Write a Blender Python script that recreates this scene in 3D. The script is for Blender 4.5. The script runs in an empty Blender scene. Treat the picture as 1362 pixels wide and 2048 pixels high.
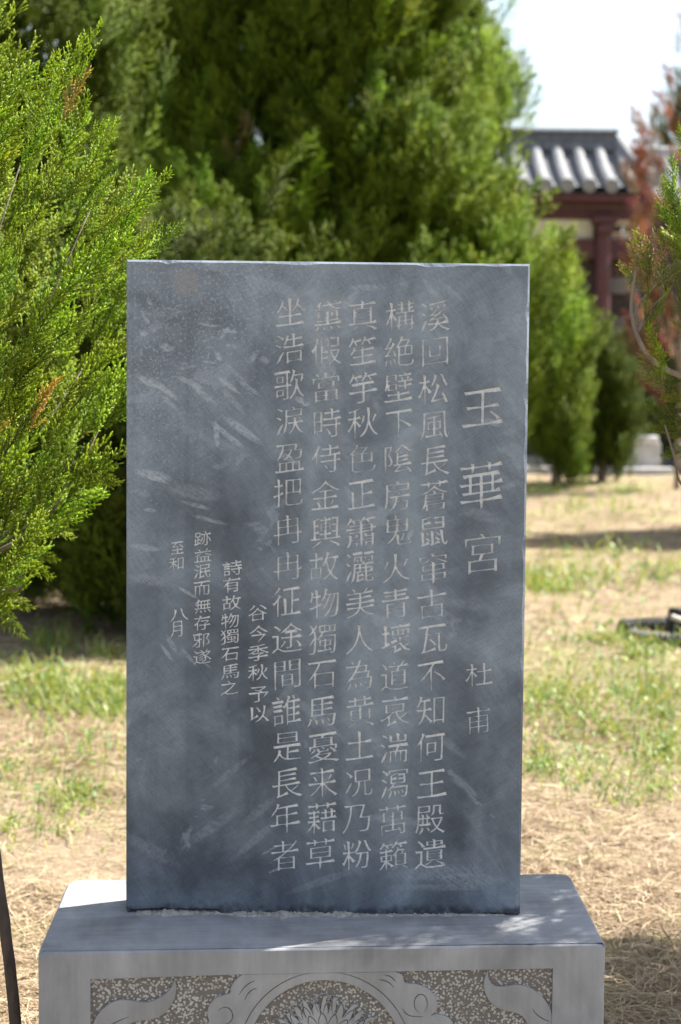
import bpy, math, random
import numpy as np
from mathutils import Vector, Matrix
R = math.radians
sc = bpy.context.scene
C = sc.collection

# ---------------------------------------------------------------- camera
PITCH, ROLL, FPX, CAMZ = R(4.64), 0.0104, 3500.0, 1.70
F_ = np.array([0, math.cos(PITCH), -math.sin(PITCH)])
R0 = np.array([1.0, 0, 0]); U0 = np.array([0, math.sin(PITCH), math.cos(PITCH)])
R_ = math.cos(ROLL)*R0 + math.sin(ROLL)*U0
U_ = -math.sin(ROLL)*R0 + math.cos(ROLL)*U0
CAM = np.array([0, 0, CAMZ])
cam = bpy.data.cameras.new('camera'); camo = bpy.data.objects.new('camera', cam); C.objects.link(camo)
m = Matrix(((R_[0], U_[0], -F_[0], CAM[0]), (R_[1], U_[1], -F_[1], CAM[1]), (R_[2], U_[2], -F_[2], CAM[2]), (0, 0, 0, 1)))
camo.matrix_world = m
cam.sensor_fit = 'VERTICAL'; cam.sensor_height = 36.0; cam.lens = FPX/2048*36.0
cam.clip_start = 0.05; cam.clip_end = 2000
cam.dof.use_dof = True; cam.dof.focus_distance = 3.77; cam.dof.aperture_fstop = 3.9
cam.dof.aperture_blades = 0
sc.camera = camo

# ---------------------------------------------------------------- light
SUN_AZ, SUN_EL = math.atan2(.91, .41), R(51)          # azimuth from +Y towards +X
sdir = np.array([math.sin(SUN_AZ)*math.cos(SUN_EL), math.cos(SUN_AZ)*math.cos(SUN_EL), math.sin(SUN_EL)])
w = bpy.data.worlds.new('World'); sc.world = w; w.use_nodes = True
nt = w.node_tree
sky = nt.nodes.new('ShaderNodeTexSky'); sky.sky_type = 'NISHITA'; sky.sun_disc = False
sky.sun_elevation = SUN_EL; sky.sun_rotation = SUN_AZ; sky.dust_density = 2.2; sky.air_density = 1.0
bg = nt.nodes['Background']; bg.inputs['Strength'].default_value = 0.085
tcw = nt.nodes.new('ShaderNodeTexCoord'); mpw = nt.nodes.new('ShaderNodeMapping'); mpw.inputs['Scale'].default_value = (1, 1, 3.5)
nzw = nt.nodes.new('ShaderNodeTexNoise'); nzw.inputs['Scale'].default_value = 2.2; nzw.inputs['Detail'].default_value = 6
rpw = nt.nodes.new('ShaderNodeValToRGB'); rpw.color_ramp.elements[0].position = .3; rpw.color_ramp.elements[0].color = (.1,)*3+(1,); rpw.color_ramp.elements[1].position = .7; rpw.color_ramp.elements[1].color = (.55,)*3+(1,)
mxw = nt.nodes.new('ShaderNodeMix'); mxw.data_type = 'RGBA'; mxw.inputs[7].default_value = (4.3, 4.45, 4.6, 1)
nt.links.new(tcw.outputs['Generated'], mpw.inputs[0]); nt.links.new(mpw.outputs[0], nzw.inputs['Vector']); nt.links.new(nzw.outputs['Fac'], rpw.inputs[0])
nt.links.new(rpw.outputs[0], mxw.inputs[0]); nt.links.new(sky.outputs[0], mxw.inputs[6]); nt.links.new(mxw.outputs[2], bg.inputs['Color'])
sl = bpy.data.lights.new('sun', 'SUN'); sl.energy = 4.8; sl.angle = R(0.5); sl.color = (1, .955, .88)
so = bpy.data.objects.new('sun', sl); C.objects.link(so)
so.rotation_euler = Vector(-sdir).to_track_quat('-Z', 'Y').to_euler(); so.location = (6, 3, 8)
sc.view_settings.view_transform = 'Standard'; sc.view_settings.look = 'None'
sc.view_settings.exposure = 1.7; sc.view_settings.gamma = 1

# ---------------------------------------------------------------- helpers
rng = np.random.default_rng(7)
def ray(x, y):
    return F_ + (x-681)/FPX*R_ + (1024-y)/FPX*U_
def at(x, y, d):                                       # the point seen at pixel x, y, d metres ahead
    v = ray(x, y); return CAM + v*(d/v[1])
def on_ground(x, y, z=0.0):
    v = ray(x, y); return CAM + v*((z-CAMZ)/v[2])
def tag(o, label=None, cat=None, group=None, kind=None):
    if label: o['label'] = label
    if cat: o['category'] = cat
    if group: o['group'] = group
    if kind: o['kind'] = kind
    return o
def empty(name, loc, rz=0):
    o = bpy.data.objects.new(name, None); C.objects.link(o); o.location = loc; o.rotation_euler = (0, 0, rz)
    o.empty_display_size = .2; return o
def link(name, me, mat=None, parent=None):
    o = bpy.data.objects.new(name, me); C.objects.link(o)
    if mat: me.materials.append(mat)
    if parent: o.parent = parent
    return o
def mesh(name, V, F, mat=None, parent=None, smooth=False, col=None):
    """V (n,3); F list of faces, or an (m,k) array, or a list of such arrays"""
    me = bpy.data.meshes.new(name)
    V = np.asarray(V, dtype=np.float32)
    if isinstance(F, np.ndarray): F = [F]
    if len(F) and isinstance(F[0], np.ndarray) and F[0].ndim == 2:
        idx = np.concatenate([f.ravel() for f in F]).astype(np.int32)
        tot = np.concatenate([np.full(len(f), f.shape[1]) for f in F])
        st = np.concatenate([[0], np.cumsum(tot)[:-1]]).astype(np.int32)
        me.vertices.add(len(V)); me.vertices.foreach_set('co', V.ravel())
        me.loops.add(len(idx)); me.loops.foreach_set('vertex_index', idx)
        me.polygons.add(len(tot)); me.polygons.foreach_set('loop_start', st)
        me.update(calc_edges=True)
    else:
        me.from_pydata([tuple(map(float, v)) for v in V], [], [tuple(map(int, f)) for f in F]); me.update()
    if smooth: me.polygons.foreach_set('use_smooth', np.ones(len(me.polygons), dtype=bool))
    if col is not None:
        a = me.color_attributes.new('tint', 'FLOAT_COLOR', 'POINT')
        c4 = np.ones((len(V), 4), dtype=np.float32); c4[:, :3] = col
        a.data.foreach_set('color', c4.ravel())
    return link(name, me, mat, parent)
class MB:                                              # collects simple shapes into one mesh
    def __init__(s): s.v = []; s.f = []
    def add(s, V, F):
        o = len(s.v); s.v += [tuple(map(float, p)) for p in V]; s.f += [tuple(i+o for i in f) for f in F]
    def box(s, x0, x1, y0, y1, z0, z1, b=0.0):
        if b <= 0:
            V = [(x, y, z) for z in (z0, z1) for y in (y0, y1) for x in (x0, x1)]
            s.add(V, [(0, 2, 3, 1), (4, 5, 7, 6), (0, 1, 5, 4), (1, 3, 7, 5), (3, 2, 6, 7), (2, 0, 4, 6)]); return
        def ring(i, z): return [(x0+i, y0+i, z), (x1-i, y0+i, z), (x1-i, y1-i, z), (x0+i, y1-i, z)]
        V = ring(b, z0) + ring(0, z0+b) + ring(0, z1-b) + ring(b, z1)
        F = [(3, 2, 1, 0), (12, 13, 14, 15)]
        for k in range(3):
            for j in range(4): F.append((k*4+j, k*4+(j+1) % 4, k*4+4+(j+1) % 4, k*4+4+j))
        s.add(V, F)
    def tube(s, P, rad, n=8, cap=True):
        P = np.asarray(P, float); rad = np.broadcast_to(rad, (len(P),))
        T = np.gradient(P, axis=0); T /= np.linalg.norm(T, axis=1)[:, None]+1e-12
        V = []; up = np.array([0.123, 0.31, 0.94])
        for p, t, r in zip(P, T, rad):
            a = np.cross(t, up); 
            if np.linalg.norm(a) < .05: a = np.cross(t, [1, 0, 0])
            a /= np.linalg.norm(a); b = np.cross(t, a)
            for k in range(n):
                q = 2*math.pi*k/n; V.append(p + r*(math.cos(q)*a+math.sin(q)*b))
        F = []
        for i in range(len(P)-1):
            for k in range(n): F.append((i*n+k, i*n+(k+1) % n, (i+1)*n+(k+1) % n, (i+1)*n+k))
        if cap: F += [tuple(range(n-1, -1, -1)), tuple((len(P)-1)*n+k for k in range(n))]
        s.add(V, F)
    def build(s, name, mat, parent=None, smooth=False): return mesh(name, s.v, s.f, mat, parent, smooth)

# ---------------------------------------------------------------- node helper
class NT:
    def __init__(s, name):
        s.m = bpy.data.materials.new(name); s.m.use_nodes = True; s.t = s.m.node_tree
        s.b = s.t.nodes['Principled BSDF']; s.out = s.t.nodes['Material Output']
    def n(s, typ, ins=None, **kw):
        x = s.t.nodes.new(typ)
        for k, v in kw.items(): setattr(x, k, v)
        for k, v in (ins or {}).items(): s.set(x.inputs[k], v)
        return x
    def set(s, i, v):
        if hasattr(v, 'is_linked') or isinstance(v, bpy.types.NodeSocket): s.t.links.new(v, i)
        else:
            if isinstance(v, (tuple, list)) and len(v) == 3 and i.type == 'RGBA': v = (*v, 1)
            i.default_value = v
    def math(s, op, a, b=0.0, c=None, clamp=False):
        x = s.n('ShaderNodeMath', {0: a, 1: b}, operation=op, use_clamp=clamp)
        if c is not None: s.set(x.inputs[2], c)
        return x.outputs[0]
    def noise(s, vec, scale, detail=4, rough=.55, dist=0.0, out=0):
        return s.n('ShaderNodeTexNoise', {'Vector': vec, 'Scale': scale, 'Detail': detail, 'Roughness': rough, 'Distortion': dist}).outputs[out]
    def map(s, vec, loc=(0, 0, 0), rot=(0, 0, 0), scale=(1, 1, 1), typ='POINT'):
        return s.n('ShaderNodeMapping', {'Vector': vec, 'Location': loc, 'Rotation': rot, 'Scale': scale}, vector_type=typ).outputs[0]
    def ramp(s, f, *stops, interp='LINEAR'):
        x = s.n('ShaderNodeValToRGB', {'Fac': f}); e = x.color_ramp; e.interpolation = interp
        while len(e.elements) < len(stops): e.elements.new(.5)
        for el, (p, c) in zip(e.elements, stops):
            el.position = p; el.color = (c, c, c, 1) if isinstance(c, (int, float)) else (*c, 1)
        return x.outputs[0]
    def mix(s, f, a, b, mode='MIX'):
        x = s.n('ShaderNodeMix', data_type='RGBA', blend_type=mode)
        s.set(x.inputs[0], f); s.set(x.inputs[6], a); s.set(x.inputs[7], b); return x.outputs[2]
    def bump(s, h, strength=.3, dist=.01):
        return s.n('ShaderNodeBump', {'Height': h, 'Strength': strength, 'Distance': dist}).outputs[0]
    def obj(s): return s.n('ShaderNodeTexCoord').outputs['Object']
    def done(s, col, rough=.7, normal=None, spec=.4):
        s.set(s.b.inputs['Base Color'], col); s.set(s.b.inputs['Roughness'], rough)
        s.set(s.b.inputs['Specular IOR Level'], spec)
        if normal is not None: s.set(s.b.inputs['Normal'], normal)
        return s.m

def mat_simple(name, c1, c2, scale=8, rough=.8, bump=.3, bscale=40, bd=.01, spec=.3, stretch=(1, 1, 1)):
    g = NT(name); o = g.map(g.obj(), scale=stretch)
    f = g.ramp(g.noise(o, scale, 5, .6), (.3, 0), (.7, 1))
    return g.done(g.mix(f, c1, c2), rough, g.bump(g.noise(o, bscale, 4), bump, bd), spec)
def mat_leaf(name, c, trans=.3, rough=.45, spec=.3):
    g = NT(name); a = g.n('ShaderNodeAttribute', attribute_name='tint').outputs['Color']
    col = g.mix(1.0, a, c, 'MULTIPLY')
    g.set(g.b.inputs['Base Color'], col); g.set(g.b.inputs['Roughness'], rough); g.set(g.b.inputs['Specular IOR Level'], spec)
    t = g.n('ShaderNodeBsdfTranslucent', {'Color': g.mix(1.0, col, (1.15, 1.1, .6), 'MULTIPLY')})
    x = g.n('ShaderNodeMixShader', {0: trans, 1: g.b.outputs[0], 2: t.outputs[0]})
    g.t.links.new(x.outputs[0], g.out.inputs['Surface']); return g.m

# ---------------------------------------------------------------- stele frame
ZB = 0.54                                              # top of the pedestal
P0 = on_ground(646, 1828, ZB)
TS = 0.0131
ST, SN = np.array([math.cos(TS), math.sin(TS), 0]), np.array([math.sin(TS), -math.cos(TS), 0])
def to_stele(x, y):                                    # pixel on the stele's front -> its own width and height
    v = ray(x, y); k = np.dot(P0-CAM, SN)/np.dot(v, SN); p = CAM+v*k-P0
    return np.array([np.dot(p, ST), p[2]])
THICK = 0.095

def m_stele():
    g = NT('blue_grey_stone'); o = g.obj()
    # large cloudy polish marks
    warp = g.noise(o, 2.2, 3, .5, out=1)
    ow = g.mix(.12, o, warp, 'ADD')
    big = g.noise(ow, 4.2, 8, .66, .5)
    streak = g.noise(g.map(ow, scale=(7.5, 1, .8)), 1.0, 4, .5, .3)
    cloud = g.math('ADD', g.math('MULTIPLY', big, .65), g.math('MULTIPLY', streak, .45))
    # higher part of the slab is paler, foot darker
    sep = g.n('ShaderNodeSeparateXYZ', {0: o}); X, Z = sep.outputs[0], sep.outputs[2]
    up = g.math('MULTIPLY', g.math('SUBTRACT', Z, .62), .13)
    band = g.math('MULTIPLY', g.n('ShaderNodeMapRange', {'Value': g.math('ABSOLUTE', g.math('SUBTRACT', X, .07)), 'From Min': 0.0, 'From Max': .22, 'To Min': 1.0, 'To Max': 0.0}, interpolation_type='SMOOTHSTEP').outputs[0], .09)
    cloud = g.math('ADD', g.math('ADD', cloud, up), band)
    f = g.ramp(cloud, (.41, 0), (.54, .34), (.64, .68), (.76, 1))
    col = g.mix(f, (.056, .071, .094), (.225, .270, .322))
    # wet-looking pale patches with hard edges
    p2 = g.ramp(g.math('ADD', g.noise(g.map(o, loc=(3, 0, 7)), 8.2, 6, .6, .5), g.math('MULTIPLY', up, .55)), (.625, 0), (.655, 1))
    col = g.mix(g.math('MULTIPLY', p2, .38), col, (.28, .32, .38))
    # grinder arcs: fine concentric scratches round many centres
    vor = g.n('ShaderNodeTexVoronoi', {'Vector': g.map(o, scale=(1, .01, 1)), 'Scale': 3.3}, feature='F1').outputs['Distance']
    rings = g.math('SINE', g.math('MULTIPLY', g.math('ADD', vor, g.math('MULTIPLY', g.noise(o, 30, 2), .02)), 210.0))
    rmask = g.ramp(g.noise(g.map(o, loc=(1, 2, 0)), 5, 3), (.42, 0), (.68, 1))
    bend = g.mix(.10, o, g.noise(o, 3.0, 2, .5, out=1), 'ADD')
    fine = g.noise(g.map(g.map(bend, rot=(0, R(38), 0)), scale=(230, 1, 10)), 1.0, 3, .6)
    fine2 = g.noise(g.map(g.map(bend, loc=(4, 0, 2), rot=(0, R(-62), 0)), scale=(260, 1, 16)), 1.0, 3, .6)
    scr = g.math('MULTIPLY', g.math('MULTIPLY', rings, rmask), .032)
    scr = g.math('ADD', scr, g.math('MULTIPLY', g.math('SUBTRACT', g.math('ADD', fine, fine2), 1.0), .45))
    scr = g.math('ADD', scr, g.math('MULTIPLY', g.math('SUBTRACT', g.noise(o, 340, 2, .7), .5), .6))
    scr = g.math('ADD', scr, g.math('MULTIPLY', g.math('SUBTRACT', g.noise(g.map(ow, loc=(6, 0, 3)), 17, 8, .7, .4), .5), .75))
    mul = g.n('ShaderNodeCombineXYZ', {0: g.math('ADD', 1, scr), 1: g.math('ADD', 1, scr), 2: g.math('ADD', 1, scr)}).outputs[0]
    col = g.mix(1.0, col, mul, 'MULTIPLY')
    # pale smears left by the grinding pad and lime splashes (each where it is on the stone)
    acc = None
    marks = [(295,763,28,26,9,.7),(330,780,38,34,9,.75),(338,805,40,22,8,.5),(300,768,18,14,10,.5),(373,735,-10,22,5,.5),
        (380,765,24,28,8,.7),(408,790,38,30,9,.7),(455,768,38,28,8,.7),(470,745,42,30,6,.5),(497,775,35,28,6,.6),(465,800,45,34,9,.35),
        (433,868,85,26,8,.8),(455,870,38,40,9,.7),(485,860,35,44,12,.75),(305,950,12,36,14,.75),(312,958,20,26,6,.6),
        (300,604,60,9,6,.8),(286,628,70,9,5,.5),(293,641,60,8,7,.7),(288,667,0,8,8,.9),(332,695,20,13,11,.7),(437,713,60,10,8,.9),
        (460,662,10,15,5,.8),(466,693,15,14,5,.7),(450,665,-50,14,7,.6),(415,650,10,20,4,.5),(330,625,-3,40,16,.3),(508,712,-55,16,9,.6),
        (420,725,10,16,4,.6),(400,760,5,15,4,.5),(528,720,20,12,10,.5),(390,1010,15,30,7,.5),(420,1040,14,36,6,.45),(300,1020,6,12,6,.6),
        (385,985,10,50,22,.3),(290,1095,8,30,9,.55),(375,1185,30,22,5,.7),(343,1288,60,20,8,.55),(333,1305,55,18,6,.6),(378,1315,50,22,6,.55),(408,1325,40,18,4,.4),
        (300,1160,10,40,16,.3),(285,1400,-30,28,22,.16),(330,1480,20,60,40,.14),(575,915,30,26,10,.5),(600,800,30,10,9,.8),(612,808,0,7,7,.8),
        (645,620,0,70,40,.16),(735,575,0,36,9,.5),(700,600,-50,26,12,.45),(858,575,60,20,8,.45),(905,585,40,28,9,.3),(880,600,60,26,8,.3),
        (820,1070,-60,14,7,.6),(985,845,15,18,10,.55),(700,990,60,20,9,.4),(640,700,75,90,30,.22),(660,760,80,120,26,.2),(700,900,60,40,26,.2),
        (790,1640,5,60,14,.28),(870,1745,-4,90,22,.28),(940,1760,0,70,20,.3),(880,1775,0,100,10,.25),(650,1760,-20,80,12,.2),(520,1620,-40,40,14,.22),
        (510,1680,-42,60,12,.22),(430,1650,-35,70,16,.2),(300,1700,30,60,20,.2),(460,1545,-40,50,10,.2),(550,1740,-25,14,4,.6),(540,1700,-30,20,4,.4),
        (760,1500,60,60,18,.25),(900,1490,40,40,12,.22),(640,1440,40,70,14,.28),(560,1400,-50,60,12,.2),(1000,950,40,40,12,.2),(1020,800,60,50,10,.2),
        (960,1030,15,40,18,.25),(930,1210,10,40,14,.2),(760,1240,20,40,16,.22)]
    for i, (x, y, a, l, wd, s) in enumerate(marks):
        u = to_stele(x, y); e = 1.2/1000
        mp = g.map(o, loc=(u[0], 0, u[1]), rot=(0, R(a), 0), scale=(l*e*1.05, 1.0, wd*e*.72), typ='TEXTURE')
        v = g.math('MULTIPLY', g.n('ShaderNodeTexGradient', {'Vector': mp}, gradient_type='SPHERICAL').outputs['Fac'], s*2.6)
        v = g.math('MINIMUM', v, s*1.15); acc = v if acc is None else g.math('ADD', acc, v)
    brk = g.ramp(g.math('ADD', g.math('MULTIPLY', g.noise(g.map(g.map(o, rot=(0, R(-32), 0)), scale=(22, 1, 330)), 1.0, 3, .6), .6), g.math('MULTIPLY', g.noise(o, 120, 3), .5)), (.45, .12), (.60, 1))
    acc = g.math('MULTIPLY', g.math('MINIMUM', acc, 1.0), brk)
    col = g.mix(g.math('MULTIPLY', acc, .8), col, (.37, .415, .47))
    # lime speckle on the upper left
    sm = g.n('ShaderNodeMapRange', {'Value': g.math('SUBTRACT', Z, g.math('MULTIPLY', X, 1.1)), 'From Min': .75, 'From Max': 1.5, 'To Min': -.02, 'To Max': .13}).outputs[0]
    sp = g.ramp(g.math('ADD', g.noise(g.map(o, loc=(9, 0, 2)), 150, 6, .82, .2), sm), (.665, 0), (.72, 1))
    col = g.mix(g.math('MULTIPLY', sp, .55), col, (.40, .43, .46))
    # a rusty flat flake near the top left, dark pits
    fl = to_stele(372, 566); d1 = g.map(o, loc=(fl[0], 0, fl[1]), rot=(0, R(28), 0), scale=(.030, 1, .033), typ='TEXTURE')
    q = g.ramp(g.n('ShaderNodeTexGradient', {'Vector': d1}, gradient_type='SPHERICAL').outputs['Fac'], (.12, 0), (.2, 1))
    col = g.mix(g.math('MULTIPLY', q, .45), col, (.25, .235, .23))
    pit = g.ramp(g.noise(g.map(o, loc=(5, 0, 5)), 70, 3, .75), (.255, 1), (.285, 0))
    col = g.mix(g.math('MULTIPLY', pit, .75), col, (.045, .042, .045))
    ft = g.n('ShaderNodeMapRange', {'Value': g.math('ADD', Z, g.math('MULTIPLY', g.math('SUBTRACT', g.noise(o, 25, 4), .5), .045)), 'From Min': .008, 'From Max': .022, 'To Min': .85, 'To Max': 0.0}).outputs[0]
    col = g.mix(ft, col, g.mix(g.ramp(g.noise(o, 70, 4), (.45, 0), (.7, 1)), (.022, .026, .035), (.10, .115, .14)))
    # drip streaks
    dr = g.ramp(g.noise(g.map(o, loc=(2, 0, 1), scale=(26, 1, .7)), 1.0, 4, .6), (.56, 0), (.72, 1))
    col = g.mix(g.math('MULTIPLY', dr, .22), col, (.06, .07, .095))
    h = g.math('ADD', g.math('MULTIPLY', g.noise(o, 260, 3), .4), g.math('ADD', g.math('MULTIPLY', fine, .3), g.math('MULTIPLY', pit, -1.2)))
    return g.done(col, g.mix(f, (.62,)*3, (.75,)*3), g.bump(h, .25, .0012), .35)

def m_groove():
    g = NT('cut_stone'); o = g.obj()
    n = g.noise(o, 180, 4, .65); n2 = g.noise(o, 30, 3)
    col = g.mix(g.ramp(n, (.3, 0), (.7, 1)), (.50, .515, .53), (.74, .76, .785))
    col = g.mix(g.ramp(n2, (.58, 0), (.75, .4)), col, (.30, .29, .27))
    return g.done(col, .9, g.bump(n, .5, .001), .2)

def m_ped(name, warm=0.0):
    g = NT(name); o = g.obj()
    a = g.noise(g.map(o, scale=(1, 1, .6)), 6, 5, .6, .5); s = g.noise(g.map(o, scale=(28, 6, 1.2)), 1.0, 4, .6)
    sw = g.noise(g.map(o, rot=(0, 0, R(12)), scale=(6, 60, 6)), 1.0, 4, .6)
    f = g.ramp(g.math('ADD', g.math('MULTIPLY', a, .55), g.math('ADD', g.math('MULTIPLY', s, .24), g.math('MULTIPLY', sw, .22))), (.40, 0), (.64, 1))
    c = g.mix(f, (.175+warm, .18+warm*.8, .19), (.34+warm, .35+warm*.8, .375))
    st = g.ramp(g.noise(g.map(o, loc=(4, 1, 2)), 9, 5, .7), (.58, 0), (.72, .5))
    c = g.mix(st, c, (.27, .25, .22))
    sp = g.ramp(g.noise(o, 120, 4, .75), (.70, 0), (.74, 1)); c = g.mix(g.math('MULTIPLY', sp, .5), c, (.55, .55, .53))
    pt = g.ramp(g.noise(g.map(o, loc=(8, 2, 2)), 60, 3, .75), (.25, 1), (.28, 0)); c = g.mix(g.math('MULTIPLY', pt, .7), c, (.06, .055, .05))
    fn = g.noise(o, 300, 3, .7)
    c = g.mix(g.math('MULTIPLY', g.math('SUBTRACT', fn, .3), .35), c, (.18, .18, .19))
    bp = g.n('ShaderNodeBump', {'Height': g.math('ADD', fn, g.math('MULTIPLY', sw, .6)), 'Strength': .3, 'Distance': .001, 'Normal': g.n('ShaderNodeBevel', {'Radius': .0025}, samples=4).outputs[0]}).outputs[0]
    return g.done(c, .68, bp, .35)

def m_stipple():
    g = NT('bush_hammered_stone'); o = g.obj()
    ow = g.mix(.006, o, g.noise(o, 60, 2, out=1), 'ADD')
    v = g.n('ShaderNodeTexVoronoi', {'Vector': g.map(ow, scale=(1, .02, 1)), 'Scale': 160, 'Randomness': .85}, feature='F1').outputs['Distance']
    f = g.ramp(g.math('ADD', v, g.math('MULTIPLY', g.math('SUBTRACT', g.noise(o, 40, 3), .5), .10)), (.39, 1), (.58, 0))
    c = g.mix(f, (.145, .136, .13), (.44, .43, .415))
    c = g.mix(g.ramp(g.noise(o, 12, 3), (.4, 0), (.7, .35)), c, (.16, .14, .12))
    return g.done(c, .9, g.bump(g.math('MULTIPLY', f, 1.0), .8, .003), .2)

# ---------------------------------------------------------------- lettering
def glyph(ch):
    cu = bpy.data.curves.new('g', 'FONT'); cu.body = ch; cu.size = 1
    o = bpy.data.objects.new('g', cu); C.objects.link(o); bpy.context.view_layer.update()
    dg = bpy.context.evaluated_depsgraph_get(); e = o.evaluated_get(dg); k = e.to_curve(dg)
    loops = []
    for s in k.splines:
        b = s.bezier_points; n = len(b); L = []
        for i in range(n):
            p0, p1 = b[i], b[(i+1) % n]
            a, h1, h2, d = (np.array(q[:2]) for q in (p0.co, p0.handle_right, p1.handle_left, p1.co))
            L.append(a); ch_ = d-a; l = np.linalg.norm(ch_)
            if l < 1e-6: continue
            dev = max(abs(np.cross(ch_/l, h1-a)), abs(np.cross(ch_/l, h2-a)))
            if dev > .004:
                for t in (.25, .5, .75): L.append((1-t)**3*a+3*t*(1-t)**2*h1+3*t*t*(1-t)*h2+t**3*d)
        L = np.array(L); keep = np.linalg.norm(L-np.roll(L, 1, 0), axis=1) > 1e-4
        loops.append(L[keep])
    e.to_curve_clear(); bpy.data.objects.remove(o); bpy.data.curves.remove(cu)
    return orient(loops)
def area(L): x, y = L[:, 0], L[:, 1]; return .5*np.sum(x*np.roll(y, -1)-y*np.roll(x, -1))
def inside(p, L):
    x, y = L[:, 0], L[:, 1]; x2, y2 = np.roll(x, -1), np.roll(y, -1)
    c = (y > p[1]) != (y2 > p[1]); xi = x+(p[1]-y)/np.where(y2 == y, 1e-12, y2-y)*(x2-x)
    return np.sum(c & (p[0] < xi)) % 2 == 1
def orient(loops):
    out = []
    for i, L in enumerate(loops):
        hole = sum(inside(L[0], M) for j, M in enumerate(loops) if j != i) % 2 == 1
        out.append(L if (area(L) > 0) != hole else L[::-1].copy())
    return out
def shift(L, wfun):                                    # move each edge along its own normal
    d = np.roll(L, -1, 0)-L; l = np.linalg.norm(d, axis=1)[:, None]; d = d/np.maximum(l, 1e-9)
    n = np.stack([d[:, 1], -d[:, 0]], 1); wv = np.array([wfun(q) for q in n]); out = L.copy()
    for i in range(len(L)):
        n1, n2, w1, w2 = n[i-1], n[i], wv[i-1], wv[i]
        det = n1[0]*n2[1]-n1[1]*n2[0]
        if abs(det) < .35: q = n1+n2; q = q/max(np.linalg.norm(q), .3); out[i] += q*(w1+w2)/2
        else: out[i] += np.array([(w1*n2[1]-w2*n1[1])/det, (n1[0]*w2-n2[0]*w1)/det])
    return out
def brush(L):                                          # gives plain stroke ends the heads, presses and points of brush writing
    n = len(L); out = L.copy(); d = np.roll(L, -1, 0)-L; l = np.linalg.norm(d, axis=1); u = d/np.maximum(l, 1e-9)[:, None]
    cr = lambda a, b: a[0]*b[1]-a[1]*b[0]
    for i in range(n):
        j = (i+1) % n
        if not (.02 < l[i] < .115): continue
        if cr(u[i-1], u[i]) < .55 or cr(u[i], u[j]) < .55: continue
        if l[i-1] < .6*l[i] or l[j] < .6*l[i]: continue
        nx, ny = u[i][1], -u[i][0]; a = math.degrees(math.atan2(ny, nx)); e = np.array([nx, ny])
        mid = (L[i]+L[j])/2
        if abs(a) < 28:   out[j] += (-.040, .050); out[i] += (.022, -.012)              # right end
        elif abs(a) > 150: out[i] += (-.03, .024); out[j] += (.016, -.014)              # left end
        elif 60 < a < 120: out[j] += (-.042, .022); out[i] += (.008, -.032)              # top of an upright
        elif -112 < a < -68: out[i] += (.012, -.035); out[j] += (-.01, .022)             # foot
        elif -168 < a <= -112: out[i] = mid+e*.06+(L[i]-mid)*.1; out[j] = mid+e*.06+(L[j]-mid)*.1   # sweep to the left: a point
        elif -68 <= a <= -25: out[i] += e*.02+(L[i]-mid)*.9; out[j] += e*.07+(L[j]-mid)*.2          # press to the right
        elif 25 < a < 65: out[i] += e*.03; out[j] = mid+e*.03+(L[j]-mid)*.4
    return out
def waist(L):                                          # long strokes narrow a little and wander between their ends
    out = []
    for i in range(len(L)):
        a, b = L[i], L[(i+1) % len(L)]; out.append(a); l = np.linalg.norm(b-a)
        if l > .2:
            nrm = np.array([(b-a)[1], -(b-a)[0]])/l
            for t in (.3, .65): out.append(a+(b-a)*t-nrm*(.004+rng.normal(0, .0035)))
    return np.array(out)
def wthin(n): return -.015 if abs(n[1]) > .85 else (.002 if abs(n[0]) > .85 else -.004)
lines = []                                             # (name, label, [(loops in pixels, em)])
CACHE = {}
def put(ch, cx, cy, wd, ht, slant=.135):
    char = ch; ch = ch+('s' if ht < 45 else '')           # small writing keeps more of its stroke width
    if ch not in CACHE:
        gl = glyph(char)
        per = sum(np.linalg.norm(L-np.roll(L, 1, 0), axis=1).sum() for L in gl); wm = 2*sum(area(L) for L in gl)/per
        th = min(.021, max(0, (wm-.037)/2)); tv = min(.012, max(0, (wm-.055)/2))
        if ht < 45: th, tv = th*.35, 0
        f = lambda q: -th if abs(q[1]) > .85 else (-tv if abs(q[0]) > .85 else -.5*(th+tv))
        CACHE[ch] = [shift(waist(brush(L)), f) for L in gl]; CACHE[ch+'w'] = (wm-2*th)*.26
    A = np.concatenate(CACHE[ch]); c = np.array([.5, .38])
    res = []
    th = random.uniform(-.02, .02); sx, sy = random.uniform(.95, 1.04), random.uniform(.95, 1.03)
    for L in CACHE[ch]:
        q = (L-c)*np.array([wd*sx, ht*sy])
        q = np.stack([q[:, 0]*math.cos(th)-q[:, 1]*math.sin(th), q[:, 0]*math.sin(th)+q[:, 1]*math.cos(th)], 1)
        q[:, 1] += slant*q[:, 0]
        q = q+rng.normal(0, .25, q.shape)
        res.append((np.stack([cx+q[:, 0], cy-q[:, 1]], 1), CACHE[ch+'w']*min(wd, ht)*1.03e-3))
    return res
def column(text, x0, y0, x1, y1, wd, ht):
    n = len(text); out = []
    for i, ch in enumerate(text):
        t = i/(n-1) if n > 1 else 0
        out += put(ch, x0+(x1-x0)*t+random.uniform(-2, 2), y0+(y1-y0)*t+random.uniform(-2, 2), wd, ht)
    return out
random.seed(3)
def listed(items): 
    out = []
    for it in items: out += put(*it)
    return out
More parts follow.
